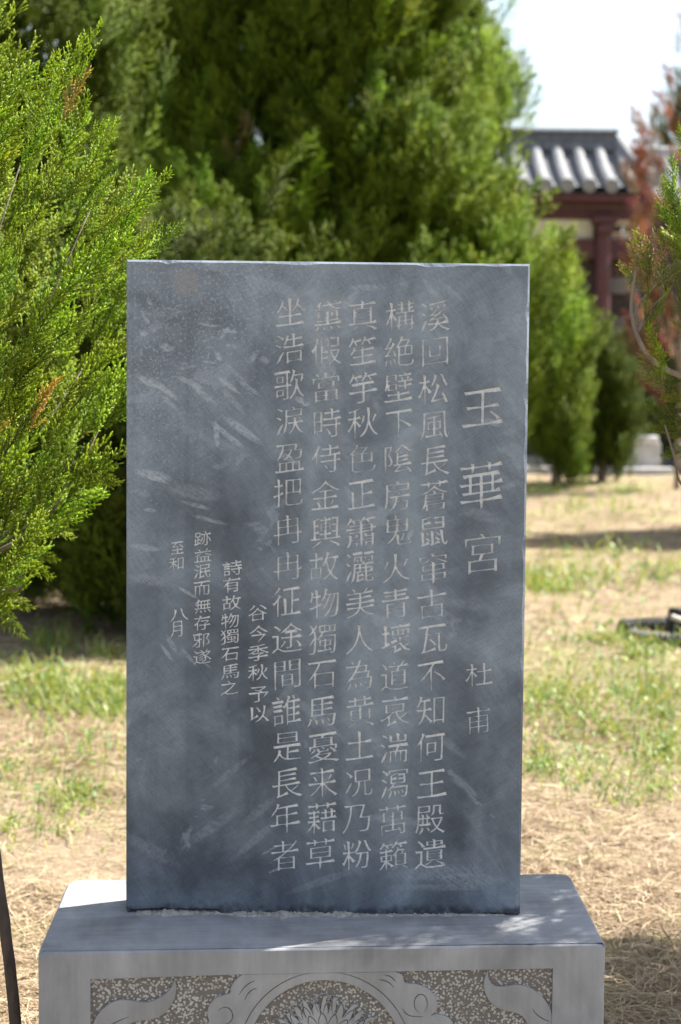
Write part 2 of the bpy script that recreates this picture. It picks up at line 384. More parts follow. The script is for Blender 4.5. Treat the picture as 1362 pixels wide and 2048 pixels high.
LINES = [
 ('title_character', listed([('玉', 966, 815, 92, 88)])), ('title_character', listed([('華', 963, 970, 96, 108)])), ('title_character', listed([('宮', 965, 1106, 86, 92)])),
 ('author_character', listed([('杜', 959, 1349, 56, 52)])), ('author_character', listed([('甫', 957, 1440, 54, 60)])),
 ('poem_line', column('溪回松風長蒼鼠窜古瓦不知何王殿遺', 870, 632, 861, 1709, 64, 66)),
 ('poem_line', column('構絶壁下隂房鬼火青壞道哀湍㵼萬籟', 799, 631, 786, 1711, 64, 66)),
 ('poem_line', column('真笙竽秋色正簫灑美人為黄土况乃粉', 726, 630, 716, 1709, 64, 66)),
 ('poem_line', column('黛假當時侍金輿故物獨石馬憂来藉草', 655, 630, 642, 1709, 64, 66)),
 ('poem_line', column('坐浩歌淚盈把冉冉征途間誰是長年者', 581, 624, 571, 1709, 64, 66)),
 ('postscript_line', column('谷今季秋予以', 517, 1227, 516, 1426, 42, 36)),
 ('postscript_line', column('詩有故物獨石馬之', 464, 1137, 459, 1376, 40, 32)),
 ('postscript_line', column('跡益泯而無存邪遂', 406, 1076, 404, 1313, 36, 31)),
 ('postscript_line', listed([('至', 355, 1096, 27, 29), ('和', 354, 1127, 33, 31)])), ('postscript_line', listed([('八', 358, 1229, 40, 30), ('月', 355, 1257, 30, 38)])),
]
def fill2d(loops):                                      # even-odd fill of closed loops in the plane
    from mathutils.geometry import delaunay_2d_cdt
    co, ed = [], []
    for L in loops:
        o = len(co); k = len(L); co += [Vector((float(x), float(y))) for x, y in L]; ed += [(o+i, o+(i+1) % k) for i in range(k)]
    v, e, f, ov, oe, of = delaunay_2d_cdt(co, ed, [], 0, 1e-7)
    wall = {}
    for (i, j), q in zip(e, oe): wall[(min(i, j), max(i, j))] = len(q) % 2
    adj = {}
    for t, q in enumerate(f):
        for i in range(len(q)):
            i0, i1 = q[i], q[(i+1) % len(q)]; adj.setdefault((min(i0, i1), max(i0, i1)), []).append(t)
    state = [None]*len(f); stack = []
    for k, ts in adj.items():
        if len(ts) == 1 and state[ts[0]] is None: state[ts[0]] = wall.get(k, 0); stack.append(ts[0])
    while stack:
        t = stack.pop(); q = f[t]
        for i in range(len(q)):
            k = (min(q[i], q[(i+1) % len(q)]), max(q[i], q[(i+1) % len(q)]))
            for t2 in adj[k]:
                if state[t2] is None: state[t2] = state[t] ^ wall.get(k, 0); stack.append(t2)
    V = np.array([tuple(p) for p in v]); Fc = []
    for t, q in enumerate(f):
        if state[t]: q = list(q); Fc.append(q if area(V[q]) > 0 else q[::-1])
    return V, Fc

# ---------------------------------------------------------------- the stele
M_ST, M_GR = m_stele(), m_groove()
random.seed(11)
cor = [to_stele(*p) for p in ((252, 1826), (1040, 1831), (1060.5, 528), (253, 519))]      # BL BR TR TL of the whole slab
def edge_pts(a, b, n, amp, chips, dens):
    out = []; t = np.linspace(0, 1, n, endpoint=False); nrm = np.array([-(b-a)[1], (b-a)[0]]); nrm /= np.linalg.norm(nrm)
    c = np.zeros(n)
    for _ in range(chips):
        k = random.randrange(3, n-3); wd = random.choice((1, 1, 2, 3)); dp = random.uniform(.001, dens)
        for q in range(-wd, wd+1): c[(k+q) % n] = max(c[(k+q) % n], dp*(1-abs(q)/(wd+1)))
    jit = np.convolve(rng.normal(0, 1, n+4), np.ones(5)/5, 'valid')[:n]*amp
    jit[0] = 0; c[0] = 0
    return [a+(b-a)*tt+nrm*(cc+abs(jj)) for tt, cc, jj in zip(t, c, jit)]
B = .0042
ins = [cor[0]+(B, .001), cor[1]+(-B, .001), cor[2]+(-B, -B), cor[3]+(B, -B)]
front = edge_pts(ins[0], ins[1], 130, .0022, 20, .008) + edge_pts(ins[1], ins[2], 130, .0006, 20, .0075) + \
        edge_pts(ins[2], ins[3], 90, .0006, 9, .005) + edge_pts(ins[3], ins[0], 130, .0006, 24, .0075)
front = np.array(front)
# the foot is broken: a flat gap on the left, a drooping rough lip in the middle
lo = np.array([to_stele(x, y) for x, y in ((252,1823),(300,1820),(380,1821),(438,1822),(446,1836),(460,1842),(500,1838),(560,1834),(640,1835),(700,1839),(740,1834),(800,1841),(850,1833),(930,1830),(1040,1831))])
nb = 130
front[1:nb, 1] = np.interp(front[1:nb, 0], lo[:, 0], lo[:, 1])+np.abs(np.convolve(rng.normal(0, .0022, nb+1), [.3, .4, .3], 'valid'))[:nb-1]+.004
outer = []
for k, p in enumerate(front):
    if k < nb: q = p+(0, -.0035-.003*abs(rng.normal()))
    elif k < 2*nb: q = p.copy(); t = (k-nb)/nb; q[0] = (cor[1]+(cor[2]-cor[1])*t)[0]
    elif k < 2*nb+90: q = p.copy(); t = (k-2*nb)/90; q[1] = (cor[2]+(cor[3]-cor[2])*t)[1]
    else: q = p.copy(); t = (k-2*nb-90)/nb; q[0] = (cor[3]+(cor[0]-cor[3])*t)[0]
    outer.append(q)
outer[0] = np.array([cor[0][0], front[0][1]]); outer[nb] = np.array([cor[1][0], front[nb][1]])
outer[2*nb] = cor[2].copy(); outer[2*nb+90] = cor[3].copy()
outer = np.array(outer)
outer[:nb+1, 1] = np.maximum(outer[:nb+1, 1], .003)
lettering = []
for nme, loops in LINES:
    lettering.append((nme, [(np.array([to_stele(*p) for p in L[::-1]]), wi) for L, wi in loops]))   # flipping y keeps ink on the left
allL = [front]
for _, ls in lettering: allL += [L for L, wi in ls]
V2, F2 = fill2d(allL)
V = [(x, 0, z) for x, z in V2]; Fc = [tuple(f) for f in F2]
n = len(front); o0 = len(V)
# broken lower lip sits a little back from the face
dep = np.full(n, B); dep[:nb] = .004+.006*np.abs(rng.normal(size=nb))
V += [(x, 0, z) for x, z in front] + [(x, d, z) for (x, z), d in zip(outer, dep)] + [(x, THICK-.004, z) for x, z in outer] + [(x*.995, THICK, z*.997+.002) for x, z in outer]
for r in range(3):
    for i in range(n):
        j = (i+1) % n; Fc.append((o0+r*n+i, o0+r*n+n+i, o0+r*n+n+j, o0+r*n+j))
Fc.append(tuple(o0+3*n+i for i in range(n-1, -1, -1)))
stele = mesh('stone_stele', V, Fc, M_ST)
stele.location = P0; stele.rotation_euler = (0, 0, TS)
tag(stele, 'tall blue-grey stone tablet engraved with columns of Chinese writing, standing on the carved pedestal', 'stele')
for nme, ls in lettering:
    small = nme == 'postscript_line'
    dpt = .0019 if small else .0030
    if nme == 'title_character': dpt = .0042
    inner = [shift(L, lambda q, wi=wi: -min(wi, .0018)) for L, wi in ls]
    V = []; Fc = []
    for (L, wi), I in zip(ls, inner):
        o0 = len(V); k = len(L)
        V += [(x, 0.0, z) for x, z in L] + [(x, dpt, z) for x, z in I]
        for i in range(k): Fc.append((o0+i, o0+(i+1) % k, o0+k+(i+1) % k, o0+k+i))
    fv, ff = fill2d(inner); o0 = len(V)
    V += [(x, dpt, z) for x, z in fv]; Fc += [tuple(i+o0 for i in f) for f in ff]
    mesh(nme, V, Fc, M_GR, stele)

# ---------------------------------------------------------------- the pedestal
M_PED, M_STIP = m_ped('grey_stone'), m_stipple()
FL, FR, BR_, BL_ = (on_ground(x, y, ZB) for x, y in ((75, 1906), (1211, 1888), (1138, 1747), (138, 1760)))
TP = math.atan2(FR[1]-FL[1], FR[0]-FL[0]); PC = (FL+FR)/2
PT, PN = np.array([math.cos(TP), math.sin(TP), 0]), np.array([math.sin(TP), -math.cos(TP), 0])
def to_ped(x, y):
    v = ray(x, y); k = np.dot(PC-CAM, PN)/np.dot(v, PN); p = CAM+v*k-PC
    return np.array([np.dot(p, PT), p[2]])
def loc_ped(p): q = p-PC; return np.array([np.dot(q, PT), -np.dot(q, PN)])
random.seed(5)
tp = [loc_ped(p) for p in (FL, FR, BR_, BL_)]
def rounded(a, prev, nxt, r, k=4):
    d1 = (prev-a)/np.linalg.norm(prev-a); d2 = (nxt-a)/np.linalg.norm(nxt-a); s, e = a+d1*r, a+d2*r
    return [(1-t)**2*s+2*t*(1-t)*a+t*t*e for t in np.linspace(0, 1, k)]
side = []
rad = [.012, .004, .03, .02]; corner_at = []
for i in range(4):
    c_ = rounded(tp[i], tp[i-1], tp[(i+1) % 4], rad[i]); corner_at.append(len(side)); side += c_
    nx = rounded(tp[(i+1) % 4], tp[i], tp[(i+2) % 4], rad[(i+1) % 4])[0]
    N = 60 if i == 0 else 24
    side += [c_[-1]+(nx-c_[-1])*t for t in np.linspace(0, 1, N+1)[1:-1]]
side = np.array(side); ns = len(side)
dn = np.roll(side, -1, 0)-np.roll(side, 1, 0); dn /= np.linalg.norm(dn, axis=1)[:, None]; inn = np.stack([-dn[:, 1], dn[:, 0]], 1)
bw = .0035+.0012*np.abs(np.convolve(rng.normal(0, 1, ns+2), [.3, .4, .3], 'valid'))
for _ in range(9):
    k = random.randrange(ns); bw[k] += random.uniform(.001, .005)
bw[:4] += .006
top = side+inn*bw[:, None]
V = [(x, y, 0) for x, y in top] + [(x, y, -.9*b) for (x, y), b in zip(side, bw)] + [(x, y, -ZB) for x, y in side]
Fc = [tuple(range(ns))]
fr0, fr1 = 3, corner_at[1]
for i in range(ns):
    j = (i+1) % ns; Fc.append((ns+i, ns+j, j, i))
    if not (fr0 <= i < fr1): Fc.append((2*ns+i, 2*ns+j, ns+j, ns+i))
fo = [np.array([side[i][0], -.9*bw[i]]) for i in range(fr0, fr1+1)]
fo = [np.array([side[fr0][0], -ZB])] + [np.array([side[fr1][0], -ZB])] + fo[::-1]
pan = np.array([to_ped(*p) for p in ((181, 2330), (1106, 2330), (1106, 1937), (480, 1949), (181, 1959))])
pan[0, 1] = pan[1, 1] = -.47; pan[0, 0] = pan[4, 0]; pan[1, 0] = pan[2, 0]
fv, ff = fill2d([np.array(fo), pan]); o0 = len(V)
V += [(x, 0, z) for x, z in fv]; Fc += [tuple(i+o0 for i in f) for f in ff]
o0 = len(V); RD = .006; k = len(pan)
V += [(x, 0, z) for x, z in pan] + [(x, RD, z) for x, z in pan]
Fc += [(o0+i, o0+k+i, o0+k+(i+1) % k, o0+(i+1) % k) for i in range(k)]
ped = mesh('stone_pedestal', V, Fc, M_PED); ped.location = PC; ped.rotation_euler = (0, 0, TP)
tag(ped, 'grey stone block with a carved scroll panel, carrying the engraved tablet', 'pedestal')
fv, ff = fill2d([pan])
mesh('panel_ground', [(x, RD, z) for x, z in fv], ff, M_STIP, ped)
def thin(pts, wd=1.6):                                 # an incised line as a narrow closed loop
    P = np.array(pts, float); T = np.gradient(P, axis=0); T /= np.linalg.norm(T, axis=1)[:, None]; Nn = np.stack([-T[:, 1], T[:, 0]], 1)
    tw = np.sin(np.linspace(.25, math.pi-.25, len(P)))[:, None]*wd/2
    return np.concatenate([P+Nn*tw, (P-Nn*tw)[::-1]])
def cr_spline(P, k=6, closed=True):
    P = np.array(P, float); n = len(P); out = []
    for i in range(n if closed else n-1):
        p = [P[(i+d) % n] if closed else P[min(max(i+d, 0), n-1)] for d in (-1, 0, 1, 2)]
        for t in np.linspace(0, 1, k, endpoint=False):
            out.append(.5*((2*p[1])+(-p[0]+p[2])*t+(2*p[0]-5*p[1]+4*p[2]-p[3])*t*t+(-p[0]+3*p[1]-3*p[2]+p[3])*t**3))
    if not closed: out.append(P[-1])
    return np.array(out)
z1 = lambda pts: [(60+x*.4405, 1880+y*.4405) for x, y in pts]
z2 = lambda pts: [(640+x*.4405, 1880+y*.4405) for x, y in pts]
def relief(name, outline, cuts=(), h=.0045, holes=()):
    ls = [np.array([to_ped(*p) for p in L]) for L in [outline, *holes, *[thin(c) for c in cuts]]]
    ol = ls[0]
    if area(ol) < 0: ol = ol[::-1]
    y0 = RD-h; V = []; Fc = []
    fv, ff = fill2d([ol]+ls[1:])
    V = [(x, y0, z) for x, z in fv]; Fc = [tuple(f) for f in ff]
    for q, L in enumerate([ol]+ls[1:]):
        if q and area(L) > 0: L = L[::-1]
        o0 = len(V); k = len(L); V += [(x, y0, z) for x, z in L] + [(x, RD+.001, z) for x, z in L]
        Fc += [(o0+i, o0+k+i, o0+k+(i+1) % k, o0+(i+1) % k) for i in range(k)]
    return mesh(name, V, Fc, M_REL, ped)
M_REL = m_ped('smooth_carved_stone', .008)
sc1 = cr_spline(z1([(288, 400), (300, 352), (345, 302), (400, 276), (460, 276), (530, 284), (590, 262), (635, 226), (656, 184), (664, 215), (660, 255), (643, 295), (608, 337), (555, 362), (500, 369), (455, 384), (430, 430), (385, 475), (330, 470), (296, 440)]))
relief('scroll', sc1, [cr_spline(z1([(330, 440), (350, 400), (400, 370), (450, 350)]), 5, False)])
sc2 = cr_spline(z2([(763, 138), (766, 172), (787, 206), (830, 213), (890, 205), (950, 216), (1000, 250), (1033, 290), (1052, 335), (1053, 400), (1040, 450), (990, 470), (950, 430), (940, 380), (915, 345), (870, 328), (820, 316), (775, 286), (750, 240), (745, 190)]))
relief('scroll', sc2, [cr_spline(z2([(965, 312), (985, 340), (1015, 360), (1045, 372)]), 5, False)])
ccx, ccy, ro, ri = 650, 2118, 174, 157
def arc(r, a0, a1, k=30): return [(ccx+r*math.cos(R(a)), ccy-r*math.sin(R(a))) for a in np.linspace(a0, a1, k)]
cl = cr_spline(z1([(962, 158), (932, 186), (914, 214), (908, 242), (880, 252), (842, 266), (813, 300), (805, 338), (812, 372), (790, 400), (780, 440), (800, 480), (850, 500)]), 5, False).tolist()
cr2 = cr_spline(z2([(850-1362+900, 500), (560, 500), (605, 470), (618, 420), (603, 378), (580, 352), (530, 338), (505, 345), (527, 325), (535, 298), (525, 260), (490, 222), (440, 202), (388, 196), (376, 162), (345, 146)]), 5, False).tolist()
topl = [(800, 1943.5), (700, 1945), (600, 1946.5), (500, 1949)]
cloud = cl + [(ccx-100, 2150), (ccx+100, 2150)] + cr2[1:] + topl
hole = arc(ri, -8, 188, 50)
cuts = [arc(ro, 8, 86, 26), arc(ro, 96, 172, 26),
        [(60+.4405*(885+36*math.cos(a)), 1880+.4405*(345+38*math.sin(a))) for a in np.linspace(-2.6, 1.9, 14)],
        [(640+.4405*(458+30*math.cos(a)), 1880+.4405*(290+42*math.sin(a))) for a in np.linspace(-4.6, 1.2, 18)],
        cr_spline(z1([(950, 250), (970, 220), (1000, 195), (1020, 188)]), 5, False), cr_spline(z1([(975, 275), (990, 245), (1015, 225), (1030, 222)]), 5, False),
        cr_spline(z2([(290, 160), (315, 165), (335, 180), (345, 192)]), 5, False), cr_spline(z2([(270, 182), (295, 186), (320, 200), (335, 218)]), 5, False),
        cr_spline(z2([(372, 310), (390, 335), (420, 348), (470, 350)]), 5, False)]
relief('cloud_arch', np.array(cloud), cuts, holes=[np.array(hole)])
fl = []; random.seed(8)
tips = list(np.linspace(172, 8, 17))
for i, a in enumerate(tips):
    rt = random.uniform(124, 146)*(1-.12*math.sin(R(a))); lean = 7 if a > 90 else -7
    for da, rr in ((6, 82), (4.2, 100), (1.6, 118), (lean*.5, rt), (-1.2, 112), (-3.6, 92)):
        fl.append((ccx+min(rr, 150)*math.cos(R(a+da)), ccy-6-min(rr, 140)*math.sin(R(a+da))))
fl += [(ccx+70, 2150), (ccx-70, 2150)]
fc = []
for r_, n_, ph in ((96, 11, 0), (72, 9, 8), (50, 7, 3)):
    for a in np.linspace(165, 15, n_):
        b = R(a+ph-4); p = np.array([ccx+r_*math.cos(b), ccy-10-r_*math.sin(b)]); e = np.array([math.cos(b), -math.sin(b)]); t_ = np.array([e[1], -e[0]])
        fc.append(cr_spline([p-e*16+t_*9, p-e*2+t_*7, p+e*9, p-e*2-t_*7, p-e*16-t_*9], 4, False))
fc.append([(ccx-2+17*math.cos(a), 2008+20*math.sin(a)) for a in np.linspace(-4.2, .9, 18)])
relief('flower', np.array(fl), fc, h=.0042)
# mortar bed under the foot of the tablet
def mortar():
    nu, nv = 220, 9; V = []; us = np.linspace(to_stele(272, 1830)[0], to_stele(1010, 1830)[0], nu)
    px = np.linspace(272, 1010, nu)
    amp = np.interp(px, [272, 285, 340, 436, 442, 462, 470, 520, 620, 690, 720, 800, 850, 925, 935, 1005, 1010], [.3, .95, 1, .7, .05, .05, .7, .9, .7, .8, .3, .35, .25, .8, .6, .5, .1])
    wid = np.interp(px, [272, 330, 436, 470, 520, 700, 1010], [.020, .024, .010, .026, .032, .022, .006])
    r1 = np.convolve(rng.normal(0, 1, nu+6), np.ones(7)/7, 'valid'); r2 = rng.normal(0, 1, (nu, nv))
    for i in range(nu):
        for j in range(nv):
            t = j/(nv-1); y = .03-(.03+wid[i]*(1+.5*r1[i]))*t
            h = amp[i]*(.0068+.0035*r1[i])*(1-t**3)+.0012*r2[i, j]*(t < .95)
            V.append((us[i], y, max(h, .0008) if j < nv-1 else -.002))
    Fc = [(i*nv+j, i*nv+j+1, (i+1)*nv+j+1, (i+1)*nv+j) for i in range(nu-1) for j in range(nv-1)]
    mm = mat_simple('old_mortar', (.20, .19, .17), (.42, .40, .365), 60, .95, .6, 220, .002, .1)
    o = mesh('mortar', V, Fc, mm, ped, True)
    o.matrix_basis = Matrix.Rotation(-TP, 4, 'Z') @ Matrix.Translation(Vector(P0-PC)) @ Matrix.Rotation(TS, 4, 'Z')
mortar()

# ---------------------------------------------------------------- foliage
def rods(P, Q, r, sides=3, bulge=True):
    """thin tapered shoots from P to Q, all at once"""
    P, Q, r = np.asarray(P), np.asarray(Q), np.asarray(r); n = len(P)
    t = Q-P; t = t/np.maximum(np.linalg.norm(t, axis=1), 1e-9)[:, None]
    ref = np.where(np.abs(t[:, 2:3]) > .9, [[1., 0, 0]], [[0, 0, 1.]]); a = np.cross(t, ref); a /= np.linalg.norm(a, axis=1)[:, None]; b = np.cross(t, a)
    ts, rs = ((0, .6, 1.0), (.75, 1.0, .5)) if bulge else ((0, 1.0), (1.0, .35))
    V = np.zeros((n, len(ts), sides, 3))
    for k, (tt, rr) in enumerate(zip(ts, rs)):
        for s in range(sides):
            q = 2*math.pi*s/sides
            V[:, k, s] = P+(Q-P)*tt+(a*math.cos(q)+b*math.sin(q))*(r*rr)[:, None]
    K = len(ts); base = np.arange(n)[:, None]*K*sides
    quads = np.concatenate([base+np.array([[k*sides+s, k*sides+(s+1) % sides, (k+1)*sides+(s+1) % sides, (k+1)*sides+s]]) for k in range(K-1) for s in range(sides)])
    cap = base+np.array([[(K-1)*sides+s for s in range(sides)]])
    return V.reshape(-1, 3), quads, cap
def spray_near(seed, L=.2, pairs=11):
    """one flat feathery juniper spray along +X: stem, side shoots, each beaded with short scale-leaf twigs"""
    g = np.random.default_rng(seed); P = []; Q = []; r = []; c = []
    def axis(t): return np.array([t*L, .012*math.sin(3*t+seed), -.10*L*t*t+.01*math.sin(2*t)])
    for k in range(16):
        a, b = axis(k/16), axis((k+1)/16+.01); P.append(a); Q.append(b); r.append(.0017*(1-.45*k/16)); c.append(0 if k < 9 else 1)
    for k in range(2*pairs):
        t = .06+.9*(k/(2*pairs))+g.uniform(-.01, .01); s = 1 if k % 2 else -1
        sl = L*(.40*(1-t)**.75+.07)*g.uniform(.75, 1.15); o = axis(t)
        ang = R(g.uniform(28, 44)); roll = g.normal(0, .45)
        d = np.array([math.cos(ang), s*math.sin(ang)*math.cos(roll), math.sin(ang)*math.sin(roll)])
        step = .0115; n = max(2, int(sl/step)); p = o.copy()
        for j in range(n):
            d = d+np.array([.05, 0, .03])+g.normal(0, .05, 3); d /= np.linalg.norm(d)
            q = p+d*step*1.15; P.append(p.copy()); Q.append(q); r.append(.0019); c.append(1 if j < n-2 else 2)
            if j < n-1:
                for s2 in ((1, -1) if g.random() < .75 else (1,)):
                    aa = R(g.uniform(30, 50)); ax = np.cross(d, g.normal(0, .35, 3)+[0, 0, 1]); ax /= np.linalg.norm(ax)
                    e = d*math.cos(aa)+ax*s2*math.sin(aa); l2 = g.uniform(.007, .0155)*(1-.35*j/n)
                    P.append(p+d*.004); Q.append(p+d*.004+e*l2); r.append(g.uniform(.0015, .0023)); c.append(2)
            p = p+d*step
    V, qd, cp = rods(P, Q, r); return V, qd, cp, np.repeat(np.array(c), 9)
def spray_far(seed, L=.42, pairs=9):
    g = np.random.default_rng(seed); P = []; Q = []; r = []; c = []
    P.append([0, 0, 0]); Q.append([L, 0, 0]); r.append(.006); c.append(1)
    for k in range(2*pairs):
        t = .05+.92*k/(2*pairs); az = g.uniform(0, 6.28); sl = L*(.45*(1-t)+.12)*g.uniform(.7, 1.2)
        ang = R(g.uniform(22, 45)); d = np.array([math.cos(ang), math.sin(ang)*math.cos(az), math.sin(ang)*math.sin(az)])
        o = np.array([t*L, 0, 0]); q = o+d*sl; P.append(o); Q.append(q); r.append(.004); c.append(1)
        for j in range(7):
            u = .15+.125*j+g.uniform(-.05, .05); e = d+g.normal(0, .5, 3); e /= np.linalg.norm(e)
            b = o+d*sl*u; P.append(b); Q.append(b+e*g.uniform(.02, .045)); r.append(g.uniform(.0035, .0062)); c.append(2)
    V, qd, cp = rods(P, Q, r, 3, False); return V, qd, cp, np.repeat(np.array(c), 6)
NEAR = [spray_near(s) for s in range(7)]
FAR = [spray_far(s) for s in range(8)]
def scatter(name, protos, items, pal, mat, parent, seed=0):
    """items: (pos, dir, scale, roll, tone[, kind]) ; pal(tone, code array, g) -> colours"""
    g = np.random.default_rng(seed); VV = []; QQ = []; CC = []; col = []; off = 0
    for it in items:
        pos, d, s, roll, tone = it[:5]
        V, qd, cp, code = protos[g.integers(len(protos))]
        x = np.asarray(d, float); x = x/np.linalg.norm(x)
        up = np.array([0, 0, 1.0]) if abs(x[2]) < .95 else np.array([1.0, 0, 0])
        y = np.cross(up, x); y /= np.linalg.norm(y); z = np.cross(x, y)
        y2 = y*math.cos(roll)+z*math.sin(roll); z2_ = np.cross(x, y2)
        W = (V*s) @ np.stack([x, y2, z2_]) + pos
        VV.append(W.astype(np.float32)); QQ.append(qd+off); CC.append(cp+off); col.append(pal(tone, code, g)); off += len(V)
    return mesh(name, np.concatenate(VV), [np.concatenate(QQ), np.concatenate(CC)], mat, parent, False, np.concatenate(col))
def pal_green(brown=.02, bright=1.0):
    def f(tone, code, g):
        base = np.array([[.42, .34, .22], [.55, .70, .45], [1.28, 1.28, .85]])[code]
        hue = np.array([1+.07*g.normal(), 1.0, 1+.2*g.normal()]) ; v = tone*bright*(1+.12*g.normal())
        if g.random() < brown: base = np.array([[1.0, .55, 3.5], [1.55, .84, 6.5], [2.1, 1.18, 9.5]])[code]
        per = 1+.13*np.repeat(g.normal(size=len(code)//3+1), 3)[:len(code), None]
        return np.clip(base*hue*v*per, .02, 3)
    return f
M_NEAR = mat_leaf('juniper_scale_leaf', (.245, .325, .034), .55, .42, .4)
M_FARL = mat_leaf('juniper_foliage', (.175, .240, .024), .5, .5, .25)
M_BARK = mat_simple('juniper_bark', (.16, .12, .09), (.34, .28, .23), 30, .9, .6, 90, .004, .15, (1, 1, .25))

def crown_near(R_of_h, h0, h1, cx, cy, n, az_lo, az_hi, g, elev=(34, 70), smin=.75, smax=1.35, rmin=.5):
    out = []
    while len(out) < n:
        h = g.uniform(h0, h1); Rr = R_of_h(h)
        if Rr < .08 or g.random() > (Rr/1.2)**.6: continue
        a = g.uniform(az_lo, az_hi); rr = Rr*(1-(1-rmin)*g.random()**1.6)-.12
        p = np.array([cx+rr*math.sin(a), cy-rr*math.cos(a), h-.06]); el = R(g.uniform(*elev)); a2 = a+g.normal(0, .5)
        d = np.array([math.sin(a2)*math.cos(el), -math.cos(a2)*math.cos(el), math.sin(el)])
        out.append((p, d, g.uniform(smin, smax), g.normal(0, .8), .8+.3*g.random()))
    return out
def limbs(mb, cx, cy, base_h, items, g, n, r=.011, wob=.03):
    for i in range(n):
        p = items[g.integers(len(items))][0]; s = np.array([cx, cy, base_h+(p[2]-base_h)*g.uniform(.1, .5)])
        t = np.linspace(0, 1, 7)[:, None]; P = s+(p-s)*t; P[:, 2] += (-.12*np.sin(t[:, 0]*math.pi)); P[1:-1] += g.normal(0, wob*.4, (5, 3))
        mb.tube(P, np.linspace(r, r*.25, 7), 6)

def pal_tips(tone, code, g):                           # a spray whose twig tips have died back to tan
    c = pal_green(.15, 1.1)(tone, code, g); k = np.repeat(g.random(len(code)//9) < .55, 9) & (code == 2)
    c[k] = np.array([2.0, 1.15, 8.0])*tone*(1+.12*g.normal()); return c
# ---- left near juniper
g = np.random.default_rng(21); LX, LY = -1.62, 4.62
Rl = lambda h: np.interp(h, [.75, 1.0, 1.3, 1.6, 2.0, 2.25, 2.5, 2.75, 3.1], [.45, .78, .98, 1.12, 1.13, 1.02, .82, .55, .05])
it = crown_near(Rl, .85, 3.05, LX, LY, 820, -.15, 2.35, g)
it += crown_near(Rl, .85, 3.05, LX, LY, 160, 2.2, 6.2, g, smin=1.2, smax=1.9)
hero = [((150, 175), (203, 38), 4.15), ((120, 190), (168, 62), 4.2), ((85, 235), (112, 98), 4.25), ((120, 330), (172, 178), 4.2), ((165, 345), (236, 240), 4.15), ((175, 290), (240, 232), 4.2),
        ((245, 425), (348, 346), 4.1), ((235, 470), (306, 340), 4.15), ((180, 420), (235, 345), 4.18), ((285, 512), (364, 440), 4.1), ((265, 520), (316, 434), 4.12), ((210, 450), (268, 360), 4.2), ((150, 960), (244, 958), 4.6), ((150, 915), (235, 930), 4.6),
        ((60, 1040), (150, 1075), 4.8), ((90, 1010), (172, 1020), 4.7), ((0, 1200), (50, 1282), 4.9), ((-40, 1160), (70, 1215), 4.9), ((10, 1110), (105, 1160), 4.85), ((40, 1080), (120, 1120), 4.8), ((0, 260), (60, 130), 4.2), ((40, 330), (90, 250), 4.2), ((-30, 200), (14, 118), 4.2)]
for a, b, d in hero:
    p, q = at(*a, d), at(*b, d-.03); L = np.linalg.norm(q-p); it.append((p, q-p, L/.2, g.uniform(-.4, .4)+1.3, 1.05))
    m_ = p-(q-p)*.55; it.append((m_, (q-p)+g.normal(0, .05, 3), L/.2*.9, g.uniform(-.5, .5)+1.0, 1.0))
jl = empty('juniper_tree', (LX, LY, 0)); tag(jl, 'juniper close on the left with feathery bright green sprays overlapping the tablet edge', 'tree')
mb = MB(); mb.tube([(LX-.05, LY+.02, -.05), (LX, LY, .5), (LX+.04, LY, 1.2), (LX, LY+.03, 2.0), (LX+.02, LY, 2.9)], [.07, .055, .045, .03, .008], 10)
limbs(mb, LX, LY, .6, it, g, 22, .006, .09)
tw = [[(130, 970, 4.55), (118, 1000, 4.56), (85, 1045, 4.58), (40, 1080, 4.62), (-60, 1130, 4.7)], [(44, 1172, 4.6), (30, 1180, 4.6), (-10, 1185, 4.65), (-80, 1200, 4.8)]]
for t_ in tw: mb.tube(cr_spline([at(*p) for p in t_], 5, False), np.linspace(.003, .007, (len(t_)-1)*5+1), 6)
tr = mb.build('trunk', M_BARK, None, True)
cw = scatter('crown', NEAR, it, pal_green(.012, 1.1), M_NEAR, None, 4)
for o in (tr, cw): o.parent = jl; o.location = (-LX, -LY, 0)

# ---- right near juniper, browning
g = np.random.default_rng(33); RX, RY = 1.95, 4.85
Rr_ = lambda h: np.interp(h, [.95, 1.2, 1.6, 2.2, 2.6, 2.95, 3.2], [.4, .8, .95, .98, .82, .50, .05])
it = crown_near(Rr_, 1.0, 3.15, RX, RY, 950, 3.0, 6.4, g, smin=1.1, smax=1.7, rmin=.08)
it += crown_near(Rr_, 1.0, 3.15, RX, RY, 360, 0, 3.14, g, smin=1.3, smax=2.0, rmin=.2)
def proj(p):
    q = np.asarray(p)-CAM; d = q@F_; return 681+FPX*(q@R_)/d, 1024-FPX*(q@U_)/d
def clear(q):                                          # the crown keeps to its own side: it is thin and one-sided on the left
    if q[0][2] > 2.2+max(0, q[0][0]-1.1): return False  # high sprays cut away so the sun reaches the visible left side
    for t in (0, .5, 1):
        x, y = proj(q[0]+q[1]/np.linalg.norm(q[1])*q[2]*.2*t)
        if x < np.interp(y, [250, 330, 450, 560, 800, 880, 960, 1020], [1380, 1345, 1330, 1318, 1300, 1318, 1350, 1385])-8*g.random(): return False
    return True
it = [q for q in it if clear(q)]
